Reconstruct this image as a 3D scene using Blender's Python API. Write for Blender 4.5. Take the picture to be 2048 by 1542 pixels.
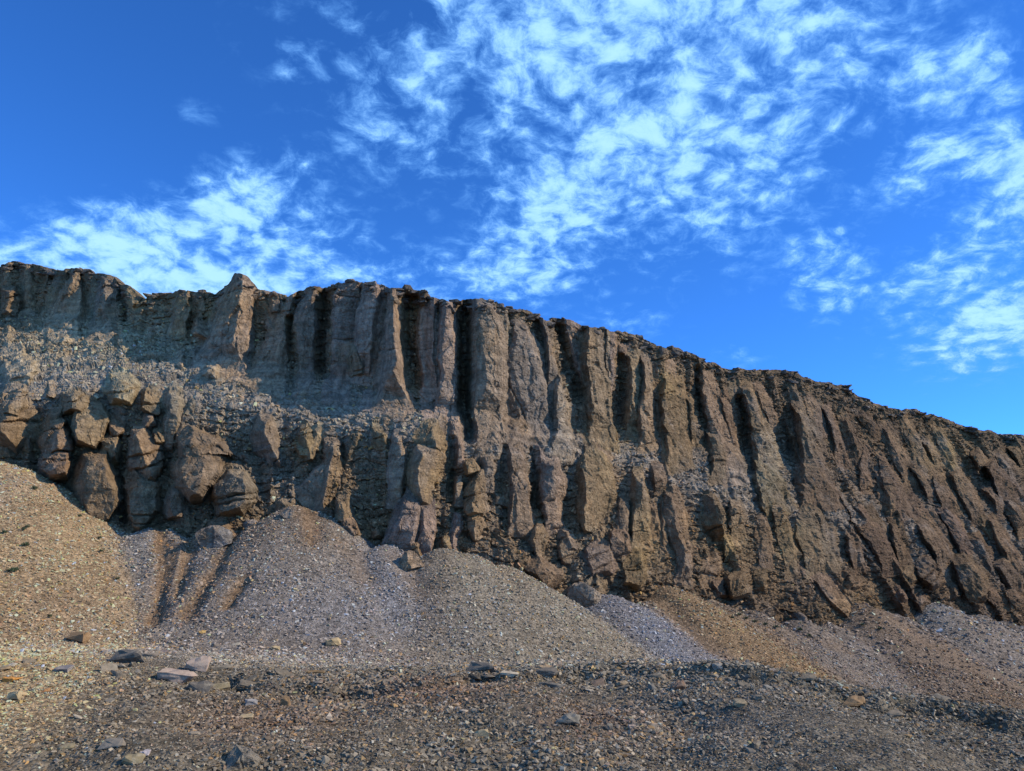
import bpy, bmesh, math, random
import numpy as np

# ------------------------------------------------------------------ clear
for o in list(bpy.data.objects):
    bpy.data.objects.remove(o)
SC = bpy.context.scene
COL = SC.collection
random.seed(7)
RNG = np.random.default_rng(11)

# ------------------------------------------------------------------ camera
FPX = 1500.0                      # focal length in photo pixels (photo is 2048 x 1542)
TILT = math.radians(13.46)
CAM = np.array([0.0, 0.0, 1.6])
cam_d = bpy.data.cameras.new('camera')
cam = bpy.data.objects.new('camera', cam_d)
COL.objects.link(cam)
cam_d.sensor_fit = 'HORIZONTAL'
cam_d.sensor_width = 36.0
cam_d.lens = 36.0 * FPX / 2048.0
cam_d.clip_start = 0.1
cam_d.clip_end = 5000.0
cam.location = CAM
cam.rotation_euler = (math.pi / 2 + TILT, 0, 0)
SC.camera = cam

# ------------------------------------------------------------------ light
SUN_AZ = math.radians(98)         # to the right of the viewing direction
SUN_EL = math.radians(35)
sun_dir = np.array([math.sin(SUN_AZ) * math.cos(SUN_EL), math.cos(SUN_AZ) * math.cos(SUN_EL), math.sin(SUN_EL)])
sun_d = bpy.data.lights.new('sun', 'SUN')
sun_d.energy = 3.1
sun_d.angle = math.radians(0.6)
sun_d.color = (1.0, 0.89, 0.72)
sun = bpy.data.objects.new('sun', sun_d)
COL.objects.link(sun)
sun.rotation_euler = (math.pi / 2 - SUN_EL, 0, math.pi - SUN_AZ)
sun.location = (40, 10, 60)

SC.view_settings.view_transform = 'Standard'
SC.view_settings.look = 'None'
SC.view_settings.exposure = 0.78
SC.cycles.max_bounces = 4
SC.cycles.diffuse_bounces = 2
SC.view_settings.gamma = 1.0
SC.view_settings.use_curve_mapping = False


class NT:
    """small helper to write node trees"""
    def __init__(self, tree):
        self.t = tree
        self.l = tree.links

    def n(self, typ, **kw):
        nd = self.t.nodes.new(typ)
        for k, v in kw.items():
            setattr(nd, k, v)
        return nd

    def set(self, sock, v):
        if isinstance(v, bpy.types.NodeSocket):
            self.l.new(v, sock)
        elif v is not None:
            sock.default_value = v

    def math(self, op, a, b=None, c=None, clamp=False):
        nd = self.n('ShaderNodeMath', operation=op, use_clamp=clamp)
        self.set(nd.inputs[0], a)
        if b is not None: self.set(nd.inputs[1], b)
        if c is not None: self.set(nd.inputs[2], c)
        return nd.outputs[0]

    def vmath(self, op, a, b=None, scale=None):
        nd = self.n('ShaderNodeVectorMath', operation=op)
        self.set(nd.inputs[0], a)
        if b is not None: self.set(nd.inputs[1], b)
        if scale is not None: self.set(nd.inputs['Scale'], scale)
        return nd.outputs['Value'] if op in ('DOT_PRODUCT', 'LENGTH', 'DISTANCE') else nd.outputs['Vector']

    def mix(self, f, a, b, mode='MIX'):
        nd = self.n('ShaderNodeMix', data_type='RGBA', blend_type=mode)
        self.set(nd.inputs[0], f); self.set(nd.inputs[6], a); self.set(nd.inputs[7], b)
        return nd.outputs[2]

    def noise(self, vec, scale, detail=4, rough=0.55, dist=0.0, lac=2.0):
        nd = self.n('ShaderNodeTexNoise')
        if vec is not None: self.l.new(vec, nd.inputs['Vector'])
        nd.inputs['Scale'].default_value = scale
        nd.inputs['Detail'].default_value = detail
        nd.inputs['Roughness'].default_value = rough
        nd.inputs['Lacunarity'].default_value = lac
        nd.inputs['Distortion'].default_value = dist
        return nd.outputs['Fac']

    def ramp(self, v, lo, hi, a=0.0, b=1.0, interp='SMOOTHSTEP'):
        nd = self.n('ShaderNodeMapRange', interpolation_type=interp)
        self.set(nd.inputs[0], v); self.set(nd.inputs[1], lo); self.set(nd.inputs[2], hi)
        self.set(nd.inputs[3], a); self.set(nd.inputs[4], b)
        return nd.outputs[0]


# camera basis (fixed world vectors), used only to turn photo pixels into directions
FWD = np.array([0, math.cos(TILT), math.sin(TILT)])
UP = np.array([0, -math.sin(TILT), math.cos(TILT)])


def ray(px, py):
    dx = (np.asarray(px, float) - 1024) / FPX
    dz = (771 - np.asarray(py, float)) / FPX
    dx, dz = np.broadcast_arrays(dx, dz)
    return np.stack([dx, FWD[1] + dz * UP[1] + 0 * dx, FWD[2] + dz * UP[2] + 0 * dx], -1)


def at(px, py, Y):
    d = ray(px, py)
    return CAM + d * (np.asarray(Y, float) / d[..., 1])[..., None]


def slope(row):
    d = ray(1024, row)
    return d[..., 2] / d[..., 1]


def project(P):
    Q = P - CAM
    f = Q @ FWD
    return 1024 + FPX * Q[..., 0] / f, 771 - FPX * (Q @ UP) / f


# ------------------------------------------------------------------ sky
world = bpy.data.worlds.new('World')
SC.world = world
world.use_nodes = True
world.cycles.sampling_method = 'MANUAL'
world.cycles.sample_map_resolution = 512
wt = world.node_tree
wt.nodes.clear()
W = NT(wt)
sky = W.n('ShaderNodeTexSky', sky_type='NISHITA')
sky.sun_disc = False
sky.sun_elevation = SUN_EL
sky.sun_rotation = SUN_AZ
sky.altitude = 2500
sky.air_density = 0.66
sky.dust_density = 0.3
sky.ozone_density = 4.0
SKY_TINT = (0.31, 0.81, 1.34, 1)
skyc = W.mix(1.0, sky.outputs[0], SKY_TINT, 'MULTIPLY')
tc = W.n('ShaderNodeTexCoord')
D = W.vmath('NORMALIZE', tc.outputs['Generated'])
sep = W.n('ShaderNodeSeparateXYZ'); W.l.new(D, sep.inputs[0])
zc = W.math('ADD', W.math('MAXIMUM', sep.outputs[2], 0.0), 0.30)      # the layer bends down towards the horizon
flat = W.n('ShaderNodeCombineXYZ')                       # a flat cloud layer seen from below
W.set(flat.inputs[0], W.math('DIVIDE', sep.outputs[0], zc))
W.set(flat.inputs[1], W.math('DIVIDE', sep.outputs[1], zc))
LAYER = flat.outputs[0]
fd = W.math('MAXIMUM', W.vmath('DOT_PRODUCT', D, tuple(FWD)), 0.05)
uu = W.math('DIVIDE', sep.outputs[0], fd)
vv = W.math('DIVIDE', W.vmath('DOT_PRODUCT', D, tuple(UP)), fd)
# (x, y, rx, ry, turn, strength) of each cloud field, as directions
CLOUDS = [(1270, 60, 460, 230, 0, 1.1), (1000, 140, 260, 190, 0, .95), (1500, 60, 290, 140, -20, 1.0), (1340, 300, 240, 180, 0, 1.05),
          (1120, 420, 130, 130, 20, 1.05), (880, 250, 210, 110, 0, .72), (1010, 540, 220, 70, -22, .95), (1600, 260, 110, 100, -30, .8),
          (450, 425, 170, 70, -25, 1.1), (230, 505, 340, 75, -10, 1.2), (600, 520, 270, 65, 8, .95), (330, 565, 400, 45, 0, 1.25),
          (600, 120, 70, 60, -40, .55), (400, 225, 60, 28, 0, .42),
          (1900, 280, 170, 75, -38, .95), (1960, 160, 80, 100, -30, .95), (1830, 170, 90, 90, -30, .85),
          (1950, 510, 190, 70, -35, 1.05), (2000, 650, 150, 70, -15, 1.15), (1660, 540, 80, 90, -40, .85), (2060, 380, 100, 200, -30, 1.0), (1270, 640, 110, 32, 0, .5), (1690, 400, 90, 40, -30, .5), (1480, 712, 50, 22, 0, .5)]
acc = None
uv1 = W.n('ShaderNodeCombineXYZ'); W.set(uv1.inputs[0], uu); W.set(uv1.inputs[1], vv); uv1.inputs[2].default_value = 1.0
UV1 = uv1.outputs[0]
for (cx, cy, rx, ry, rot, amp) in CLOUDS:
    cu, cv = (cx - 1024) / FPX, (771 - cy) / FPX
    c, s = math.cos(math.radians(-rot)), math.sin(math.radians(-rot))
    kx_, ky_ = FPX / (rx * 1.30), FPX / (ry * 1.35)
    a = W.vmath('DOT_PRODUCT', UV1, (c * kx_, s * kx_, -(cu * c + cv * s) * kx_))
    b = W.vmath('DOT_PRODUCT', UV1, (-s * ky_, c * ky_, -(cv * c - cu * s) * ky_))
    r2 = W.math('MULTIPLY_ADD', a, a, W.math('MULTIPLY', b, b))
    g = W.math('MULTIPLY', W.math('POWER', 0.4066, r2), amp)
    acc = g if acc is None else W.math('MAXIMUM', acc, g)
front = W.ramp(W.vmath('DOT_PRODUCT', D, tuple(FWD)), 0.60, 0.74)
elsewhere = W.ramp(W.noise(LAYER, 0.55, 3, 0.5), 0.40, 0.62, 0.15, 0.95)   # the rest of the sky: the same kind of broken cloud
mixm = W.n('ShaderNodeMix', data_type='FLOAT')
W.set(mixm.inputs[0], front); W.set(mixm.inputs[2], elsewhere); W.set(mixm.inputs[3], acc)
mask = mixm.outputs[0]
warp = W.n('ShaderNodeTexNoise'); W.l.new(LAYER, warp.inputs['Vector']); warp.inputs['Scale'].default_value = 9.0; warp.inputs['Detail'].default_value = 3
WL = W.vmath('ADD', LAYER, W.vmath('SCALE', W.vmath('SUBTRACT', warp.outputs['Color'], (0.5, 0.5, 0.5)), scale=0.075))
cell = W.n('ShaderNodeTexVoronoi', feature='SMOOTH_F1'); W.l.new(WL, cell.inputs['Vector'])
cell.inputs['Scale'].default_value = 23.0
cell.inputs['Smoothness'].default_value = 0.6
wisps = W.noise(WL, 34, 8, 0.68)
big_ = W.noise(LAYER, 5.5, 3, 0.5)
tex = W.math('ADD', W.math('MULTIPLY', W.math('SUBTRACT', wisps, 0.5), 1.6), W.math('ADD', W.math('MULTIPLY', W.math('SUBTRACT', 0.42, cell.outputs['Distance']), 0.75), W.math('MULTIPLY', W.math('SUBTRACT', big_, 0.5), 0.9)))
dens = W.math('ADD', W.math('SUBTRACT', mask, 0.40), W.math('MULTIPLY', tex, W.math('MULTIPLY', W.math('MINIMUM', W.math('MULTIPLY', mask, 1.8), 1.0), 1.25)))
cover = W.ramp(dens, -0.18, 0.80)
thick = W.ramp(dens, 0.10, 1.10)
cloudc = W.mix(thick, (0.11, 0.31, 0.72, 1), (0.31, 0.55, 0.78, 1))
bg = W.n('ShaderNodeBackground'); W.l.new(skyc, bg.inputs[0]); bg.inputs[1].default_value = 0.15
bgc = W.n('ShaderNodeBackground'); W.l.new(cloudc, bgc.inputs[0]); bgc.inputs[1].default_value = 1.0
ms = W.n('ShaderNodeMixShader')
W.l.new(W.math('MULTIPLY', cover, 0.92), ms.inputs[0]); W.l.new(bg.outputs[0], ms.inputs[1]); W.l.new(bgc.outputs[0], ms.inputs[2])
wo = W.n('ShaderNodeOutputWorld'); W.l.new(ms.outputs[0], wo.inputs[0])


# ================================================================== noise (numpy)
def _h(ix, iy, iz, seed):
    h = (ix.astype(np.uint32) * np.uint32(374761393)) ^ (iy.astype(np.uint32) * np.uint32(668265263)) ^ (iz.astype(np.uint32) * np.uint32(2147483647)) ^ np.uint32((seed * 974634777 + 1013904223) & 0xffffffff)
    h = (h ^ (h >> np.uint32(13))) * np.uint32(1274126177)
    h = (h ^ (h >> np.uint32(16))) * np.uint32(2246822519)
    return h ^ (h >> np.uint32(15))


def hf(ix, iy, iz, seed):
    return _h(ix, iy, iz, seed).astype(np.float32) * np.float32(1 / 4294967296.0)


def vnoise(P, seed=0):
    P = np.asarray(P, np.float32)
    i = np.floor(P).astype(np.int64); f = P - i
    f = f * f * f * (f * (f * 6 - 15) + 10)
    x, y, z = i[..., 0], i[..., 1], i[..., 2]
    u, v, w = f[..., 0], f[..., 1], f[..., 2]
    r = 0
    for dz in (0, 1):
        for dy in (0, 1):
            a = hf(x, y + dy, z + dz, seed); b = hf(x + 1, y + dy, z + dz, seed)
            r = r + (a + (b - a) * u) * (v if dy else 1 - v) * (w if dz else 1 - w)
    return r * 2 - 1


def fbm(P, octs=4, seed=0, gain=0.5):
    P = np.asarray(P, np.float32)
    r, a, s = 0, 1.0, 0.0
    for k in range(octs):
        r = r + a * vnoise(P * (2.03 ** k) + 17.3 * k, seed + k); s += a; a *= gain
    return r / s


def blocks(P, cell, seed, tilt=0.3):
    """fractured rock: every cell gets its own flat face (offset + tilt) and a gap to its neighbours"""
    out_f = np.empty(len(P), np.float32); out_e = np.empty(len(P), np.float32)
    cell = np.asarray(cell, np.float32)
    CH = 60000
    for s0 in range(0, len(P), CH):
        Q = np.asarray(P[s0:s0 + CH], np.float32) / cell
        b = np.floor(Q).astype(np.int64); fr = (Q - b).astype(np.float32)
        F1 = np.full(len(Q), 9.0, np.float32); F2 = F1.copy(); val = np.zeros(len(Q), np.float32)
        for dx in (-1, 0, 1):
            for dy in (-1, 0, 1):
                for dz in (-1, 0, 1):
                    h = _h(b[:, 0] + dx, b[:, 1] + dy, b[:, 2] + dz, seed)
                    rx = (h & np.uint32(1023)).astype(np.float32) / 1023; ry = ((h >> np.uint32(10)) & np.uint32(1023)).astype(np.float32) / 1023; rz = ((h >> np.uint32(20)) & np.uint32(1023)).astype(np.float32) / 1023
                    ex = dx + 0.15 + 0.7 * rx - fr[:, 0]; ey = dy + 0.15 + 0.7 * ry - fr[:, 1]; ez = dz + 0.15 + 0.7 * rz - fr[:, 2]
                    d = ex * ex + ey * ey + ez * ez
                    v = (ry * 7.1 + rx * 3.7) % 1.0 - 0.5 + tilt * ((rz - .5) * ex * 2 + (rx - .5) * ey * 2 + (ry - .5) * ez * 2)
                    nearer = d < F1
                    F2 = np.where(nearer, F1, np.minimum(F2, d))
                    val = np.where(nearer, v, val); F1 = np.where(nearer, d, F1)
        out_f[s0:s0 + CH] = val; out_e[s0:s0 + CH] = np.sqrt(F2) - np.sqrt(F1)
    return out_f, out_e


def rock_disp(P, seed=0):
    """displacement in metres for weathered, jointed sandstone-like rock"""
    wob = np.stack([fbm(P * 0.9, 2, seed + 5), fbm(P * 0.9 + 9, 2, seed + 6), fbm(P * 0.9 + 21, 2, seed + 7)], -1)
    Q = P + wob * 0.30
    f1, e1 = blocks(Q, (1.15, 1.15, 2.9), seed + 1, 0.7)
    f2, e2 = blocks(Q + wob * .1, (0.44, 0.44, 0.62), seed + 2, 0.7)
    gap = np.clip(0.5 + 1.6 * fbm(P * 0.5 + 31, 2, seed + 4), 0, 1)
    d = 0.26 * f1 + 0.13 * f2 + 0.20 * fbm(P * 0.55, 3, seed + 3)
    d = d - gap * (0.12 * np.clip(1 - e1 / 0.05, 0, 1) + 0.05 * np.clip(1 - e2 / 0.09, 0, 1))
    zz = P[:, 2] * 4.2 + 1.2 * fbm(P * 0.55, 2, seed + 8)
    bed = vnoise(np.stack([zz, zz * 0 + seed, zz * 0], -1), 77)
    d = d + 0.035 * bed + 0.05 * fbm(P * 5.0, 3, seed + 9)
    return d


# ================================================================== meshes
def grid_mesh(name, V, closed=False, cap=False, smooth=False):
    """V: (rows, cols, 3). closed: columns wrap round."""
    r, c, _ = V.shape
    me = bpy.data.meshes.new(name)
    cc = c if closed else c - 1
    i = np.arange(r - 1)[:, None] * c; j = np.arange(cc)[None, :]; j2 = (j + 1) % c
    q = np.stack([i + j, i + c + j, i + c + j2, i + j2], -1).reshape(-1, 4)
    nq = len(q)
    tot = nq * 4
    loops = q.reshape(-1); starts = np.arange(nq) * 4; totals = np.full(nq, 4)
    verts = V.reshape(-1, 3)
    if cap:
        top = np.arange(c); bot = (r - 1) * c + np.arange(c)[::-1]
        loops = np.concatenate([loops, top, bot]); starts = np.concatenate([starts, [tot, tot + c]]); totals = np.concatenate([totals, [c, c]])
    me.vertices.add(len(verts)); me.vertices.foreach_set('co', verts.astype(np.float32).ravel())
    me.loops.add(len(loops)); me.loops.foreach_set('vertex_index', loops.astype(np.int32))
    me.polygons.add(len(starts)); me.polygons.foreach_set('loop_start', starts.astype(np.int32)); me.polygons.foreach_set('loop_total', totals.astype(np.int32))
    me.polygons.foreach_set('use_smooth', np.full(len(starts), smooth))
    me.update(calc_edges=True)
    me.validate()
    return me


def add_tint(me, rgb):
    a = me.attributes.new('tint', 'FLOAT_COLOR', 'POINT')
    buf = np.ones((len(rgb), 4), np.float32); buf[:, :3] = rgb
    a.data.foreach_set('color', buf.ravel())


def link(name, me, mat, parent=None, label=None, cat=None, group=None, kind=None):
    o = bpy.data.objects.new(name, me)
    COL.objects.link(o)
    if mat is not None and len(me.materials) == 0: me.materials.append(mat)
    if parent is not None: o.parent = parent
    for k, v in (('label', label), ('category', cat), ('group', group), ('kind', kind)):
        if v: o[k] = v
    return o


# ================================================================== materials
def mat_rock():
    m = bpy.data.materials.new('weathered_rock'); m.use_nodes = True
    m.node_tree.nodes.clear(); N = NT(m.node_tree)
    out = N.n('ShaderNodeOutputMaterial'); bs = N.n('ShaderNodeBsdfPrincipled'); N.l.new(bs.outputs[0], out.inputs[0])
    geo = N.n('ShaderNodeNewGeometry'); P = geo.outputs['Position']
    at_ = N.n('ShaderNodeAttribute', attribute_name='tint')
    big = N.noise(P, 0.35, 5, 0.6)
    med = N.noise(P, 2.2, 6, 0.65)
    finen = N.noise(P, 14, 5, 0.7)
    mp = N.n('ShaderNodeMapping'); N.l.new(P, mp.inputs[0]); mp.inputs['Scale'].default_value = (2.2, 2.2, 0.28)
    streak = N.noise(mp.outputs[0], 1.3, 5, 0.6)
    c = at_.outputs['Color']
    c = N.mix(N.ramp(big, 0.5, 0.72, 0, 0.55), c, (0.30, 0.185, 0.09, 1))
    c = N.mix(N.ramp(big, 0.50, 0.28, 0, 0.5), c, (0.225, 0.18, 0.14, 1))
    v = N.math('MULTIPLY', N.ramp(med, 0.25, 0.75, 0.62, 1.38, 'LINEAR'), N.ramp(finen, 0.25, 0.75, 0.62, 1.38, 'LINEAR'))
    v = N.math('MULTIPLY', v, N.ramp(streak, 0.3, 0.7, 0.75, 1.22))
    c = N.mix(1.0, c, v, 'MULTIPLY')
    mpb = N.n('ShaderNodeMapping'); N.l.new(P, mpb.inputs[0]); mpb.inputs['Scale'].default_value = (0.06, 0.06, 1.0)
    c = N.mix(1.0, c, N.ramp(N.noise(mpb.outputs[0], 2.2, 4, 0.7, 0.3), 0.35, 0.65, 0.80, 1.18), 'MULTIPLY')
    lich = N.ramp(N.noise(P, 5.5, 6, 0.7), 0.60, 0.72, 0, 0.55)
    c = N.mix(lich, c, (0.36, 0.31, 0.25, 1))
    N.l.new(c, bs.inputs['Base Color'])
    bs.inputs['Roughness'].default_value = 0.92
    bs.inputs['Specular IOR Level'].default_value = 0.15
    mp2 = N.n('ShaderNodeMapping'); N.l.new(P, mp2.inputs[0]); mp2.inputs['Scale'].default_value = (1, 1, 0.55)
    vo = N.n('ShaderNodeTexVoronoi', feature='DISTANCE_TO_EDGE'); vo.inputs['Scale'].default_value = 2.6
    N.l.new(N.vmath('ADD', mp2.outputs[0], N.vmath('SCALE', N.vmath('SUBTRACT', _ncol(N, P, 1.7), (.5, .5, .5)), scale=0.5)), vo.inputs['Vector'])
    crack = N.ramp(vo.outputs['Distance'], 0.0, 0.05, 0.0, 1.0)
    mp3 = N.n('ShaderNodeMapping'); N.l.new(P, mp3.inputs[0]); mp3.inputs['Scale'].default_value = (0.5, 0.5, 3.2)
    layers = N.noise(mp3.outputs[0], 1.6, 5, 0.6, 0.4)
    h = N.math('ADD', N.math('MULTIPLY', crack, 0.35), N.math('ADD', N.math('MULTIPLY', layers, 0.9), N.math('ADD', N.math('MULTIPLY', N.noise(P, 6, 8, 0.68), 1.3), N.math('MULTIPLY', N.noise(P, 30, 3, 0.6), 0.25))))
    bp = N.n('ShaderNodeBump'); bp.inputs['Strength'].default_value = 1.0; bp.inputs['Distance'].default_value = 0.13
    N.l.new(h, bp.inputs['Height']); N.l.new(bp.outputs[0], bs.inputs['Normal'])
    return m


def _ncol(N, P, scale):
    nd = N.n('ShaderNodeTexNoise'); N.l.new(P, nd.inputs['Vector']); nd.inputs['Scale'].default_value = scale
    return nd.outputs['Color']


def mat_ground():
    m = bpy.data.materials.new('scree_gravel'); m.use_nodes = True
    m.node_tree.nodes.clear(); N = NT(m.node_tree)
    out = N.n('ShaderNodeOutputMaterial'); bs = N.n('ShaderNodeBsdfPrincipled'); N.l.new(bs.outputs[0], out.inputs[0])
    P = N.n('ShaderNodeNewGeometry').outputs['Position']
    c = N.n('ShaderNodeAttribute', attribute_name='tint').outputs['Color']
    hs = []
    for sc_, k in ((8.0, 1.0), (22.0, 0.55)):
        vo = N.n('ShaderNodeTexVoronoi'); vo.inputs['Scale'].default_value = sc_
        N.l.new(P, vo.inputs['Vector'])
        sp = N.n('ShaderNodeSeparateColor'); N.l.new(vo.outputs['Color'], sp.inputs[0])
        c = N.mix(1.0, c, N.ramp(sp.outputs[0], 0, 1, 0.55, 1.35, 'LINEAR'), 'MULTIPLY')
        hs.append(N.math('MULTIPLY', N.math('SUBTRACT', N.math('MULTIPLY', sp.outputs[1], 0.6), vo.outputs['Distance']), k))
    c = N.mix(1.0, c, N.ramp(N.noise(P, 0.8, 6, 0.65), 0.25, 0.75, 0.78, 1.2, 'LINEAR'), 'MULTIPLY')
    N.l.new(c, bs.inputs['Base Color'])
    bs.inputs['Roughness'].default_value = 0.95
    bs.inputs['Specular IOR Level'].default_value = 0.1
    bp = N.n('ShaderNodeBump'); bp.inputs['Strength'].default_value = 0.9; bp.inputs['Distance'].default_value = 0.05
    N.l.new(N.math('ADD', hs[0], hs[1]), bp.inputs['Height']); N.l.new(bp.outputs[0], bs.inputs['Normal'])
    return m


def mat_stone(kind):
    """kind INSTANCER: gravel coloured stone by stone; kind OBJECT: single stones coloured by the object colour"""
    m = bpy.data.materials.new('loose_stone_' + kind.lower()); m.use_nodes = True
    m.node_tree.nodes.clear(); N = NT(m.node_tree)
    out = N.n('ShaderNodeOutputMaterial'); bs = N.n('ShaderNodeBsdfPrincipled'); N.l.new(bs.outputs[0], out.inputs[0])
    P = N.n('ShaderNodeNewGeometry').outputs['Position']
    if kind == 'INSTANCER':
        c = N.n('ShaderNodeAttribute', attribute_name='tint', attribute_type='INSTANCER').outputs['Color']
    else:
        c = N.n('ShaderNodeObjectInfo').outputs['Color']
    c = N.mix(1.0, c, N.ramp(N.noise(P, 18, 5, 0.65), 0.25, 0.75, 0.72, 1.28, 'LINEAR'), 'MULTIPLY')
    if kind == 'OBJECT':
        c = N.mix(N.ramp(N.noise(P, 9, 4, 0.6), 0.56, 0.70, 0, 0.5), c, (0.30, 0.25, 0.17, 1))
    N.l.new(c, bs.inputs['Base Color'])
    bs.inputs['Roughness'].default_value = 0.9
    bs.inputs['Specular IOR Level'].default_value = 0.18
    bp = N.n('ShaderNodeBump'); bp.inputs['Strength'].default_value = 0.6; bp.inputs['Distance'].default_value = 0.012
    N.l.new(N.noise(P, 28, 6, 0.65), bp.inputs['Height']); N.l.new(bp.outputs[0], bs.inputs['Normal'])
    return m


def mat_leaf():
    m = bpy.data.materials.new('dark_green_leaf'); m.use_nodes = True
    m.node_tree.nodes.clear(); N = NT(m.node_tree)
    out = N.n('ShaderNodeOutputMaterial'); bs = N.n('ShaderNodeBsdfPrincipled'); N.l.new(bs.outputs[0], out.inputs[0])
    P = N.n('ShaderNodeNewGeometry').outputs['Position']
    N.l.new(N.mix(N.noise(P, 30, 2), (0.030, 0.048, 0.020, 1), (0.065, 0.085, 0.035, 1)), bs.inputs['Base Color'])
    bs.inputs['Roughness'].default_value = 0.7
    return m


M_ROCK = mat_rock(); M_GROUND = mat_ground(); M_GRAVEL = mat_stone('INSTANCER'); M_STONE = mat_stone('OBJECT'); M_LEAF = mat_leaf()

# ================================================================== the cliff: shape of the wall
RIM = np.array([(-420, 505), (-200, 515), (0, 527), (60, 525), (110, 535), (150, 537), (228, 545), (242, 563), (288, 591), (305, 588), (370, 578), (432, 588),
                (444, 578), (457, 566), (468, 548), (480, 545), (491, 546), (499, 556), (505, 562), (512, 578), (550, 578), (575, 586), (600, 576), (650, 571), (680, 563), (700, 558), (730, 557), (765, 566), (780, 571), (850, 579), (862, 590),
                (900, 600), (950, 593), (985, 599), (1005, 607), (1050, 617), (1095, 634), (1130, 637), (1200, 652), (1260, 662), (1290, 674), (1330, 692),
                (1375, 697), (1392, 702), (1410, 717), (1450, 730), (1500, 740), (1580, 740), (1620, 752), (1660, 762), (1700, 777), (1740, 797), (1790, 817),
                (1808, 822), (1814, 811), (1850, 822), (1900, 839), (1950, 857), (2000, 866), (2048, 867), (2250, 905), (2480, 940)], float)
#            px    colbase bench toe   toeY  angles (toe-bench, bench-colbase, colbase-top)
STN = np.array([(-420, 612, 800, 900, 42.0, 60, 38, 76),
                (0, 612, 805, 985, 41.5, 62, 36, 76),
                (190, 632, 775, 1055, 40.0, 60, 37, 76),
                (300, 672, 790, 1055, 40.0, 62, 39, 66),
                (450, 705, 810, 1050, 39.6, 60, 44, 74),
                (620, 740, 835, 1040, 39.5, 58, 46, 79),
                (720, 775, 860, 1085, 38.6, 60, 46, 80),
                (850, 805, 880, 1120, 38.2, 64, 42, 80),
                (980, 822, 900, 1100, 39.6, 64, 42, 81),
                (1100, 845, 915, 1170, 40.6, 60, 42, 79),
                (1200, 855, 935, 1215, 41.6, 56, 44, 77),
                (1320, 865, 955, 1180, 45.0, 60, 44, 74),
                (1500, 900, 1000, 1205, 49.5, 58, 45, 70),
                (1700, 930, 1050, 1235, 54.5, 54, 46, 64),
                (1900, 965, 1085, 1220, 61.0, 48, 50, 56),
                (2048, 985, 1095, 1238, 65.0, 46, 50, 54),
                (2480, 1030, 1115, 1250, 82.0, 46, 50, 54)], float)
PXS = np.arange(-420, 2481, 2.0)


def _sm(a, w=45):
    k = np.hanning(w); k /= k.sum()
    return np.convolve(np.pad(a, w // 2, mode='edge'), k, mode='valid')


rim_row = np.interp(PXS, RIM[:, 0], RIM[:, 1])
rim_row = rim_row + 4.0 * np.round(1.5 * fbm(np.stack([PXS / 26.0, PXS * 0 + 3, PXS * 0], -1), 2, 16) * 2) / 2 + 2.6 * fbm(np.stack([PXS / 17.0, PXS * 0, PXS * 0], -1), 3, 15)
rim_s = _sm(rim_row, 61)
cb_row, be_row, to_row, to_Y = [_sm(np.interp(PXS, STN[:, 0], STN[:, k]), 61) for k in (1, 2, 3, 4)]
an = [np.tan(np.radians(_sm(np.interp(PXS, STN[:, 0], STN[:, k]), 61))) for k in (5, 6, 7)]


def _up(Y0, r0, r1, t):
    z0 = slope(r0) * Y0
    return (z0 - t * Y0) / (slope(r1) - t)


be_Y = _up(to_Y, to_row, be_row, an[0])
cb_Y = _up(be_Y, be_row, cb_row, an[1])
ri_Y = _up(cb_Y, cb_row, rim_s, an[2])
low_row = to_row + 110
low_Y = _up(to_Y, to_row, low_row, np.full_like(to_Y, math.tan(math.radians(62))))


def wallY(px, py):
    """distance (world Y) of the plain cliff wall in a given direction"""
    px = np.atleast_1d(np.asarray(px, float)); py = np.atleast_1d(np.asarray(py, float))
    R = [np.interp(px, PXS, a) for a in (rim_s, cb_row, be_row, to_row, low_row)]
    Y = [np.interp(px, PXS, a) for a in (ri_Y, cb_Y, be_Y, to_Y, low_Y)]
    out = Y[0].copy()
    for k in range(4):
        t = (py - R[k]) / (R[k + 1] - R[k])
        out = np.where(t > 0, Y[k] + (Y[k + 1] - Y[k]) * np.clip(t, 0, 1), out)
    return out


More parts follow.
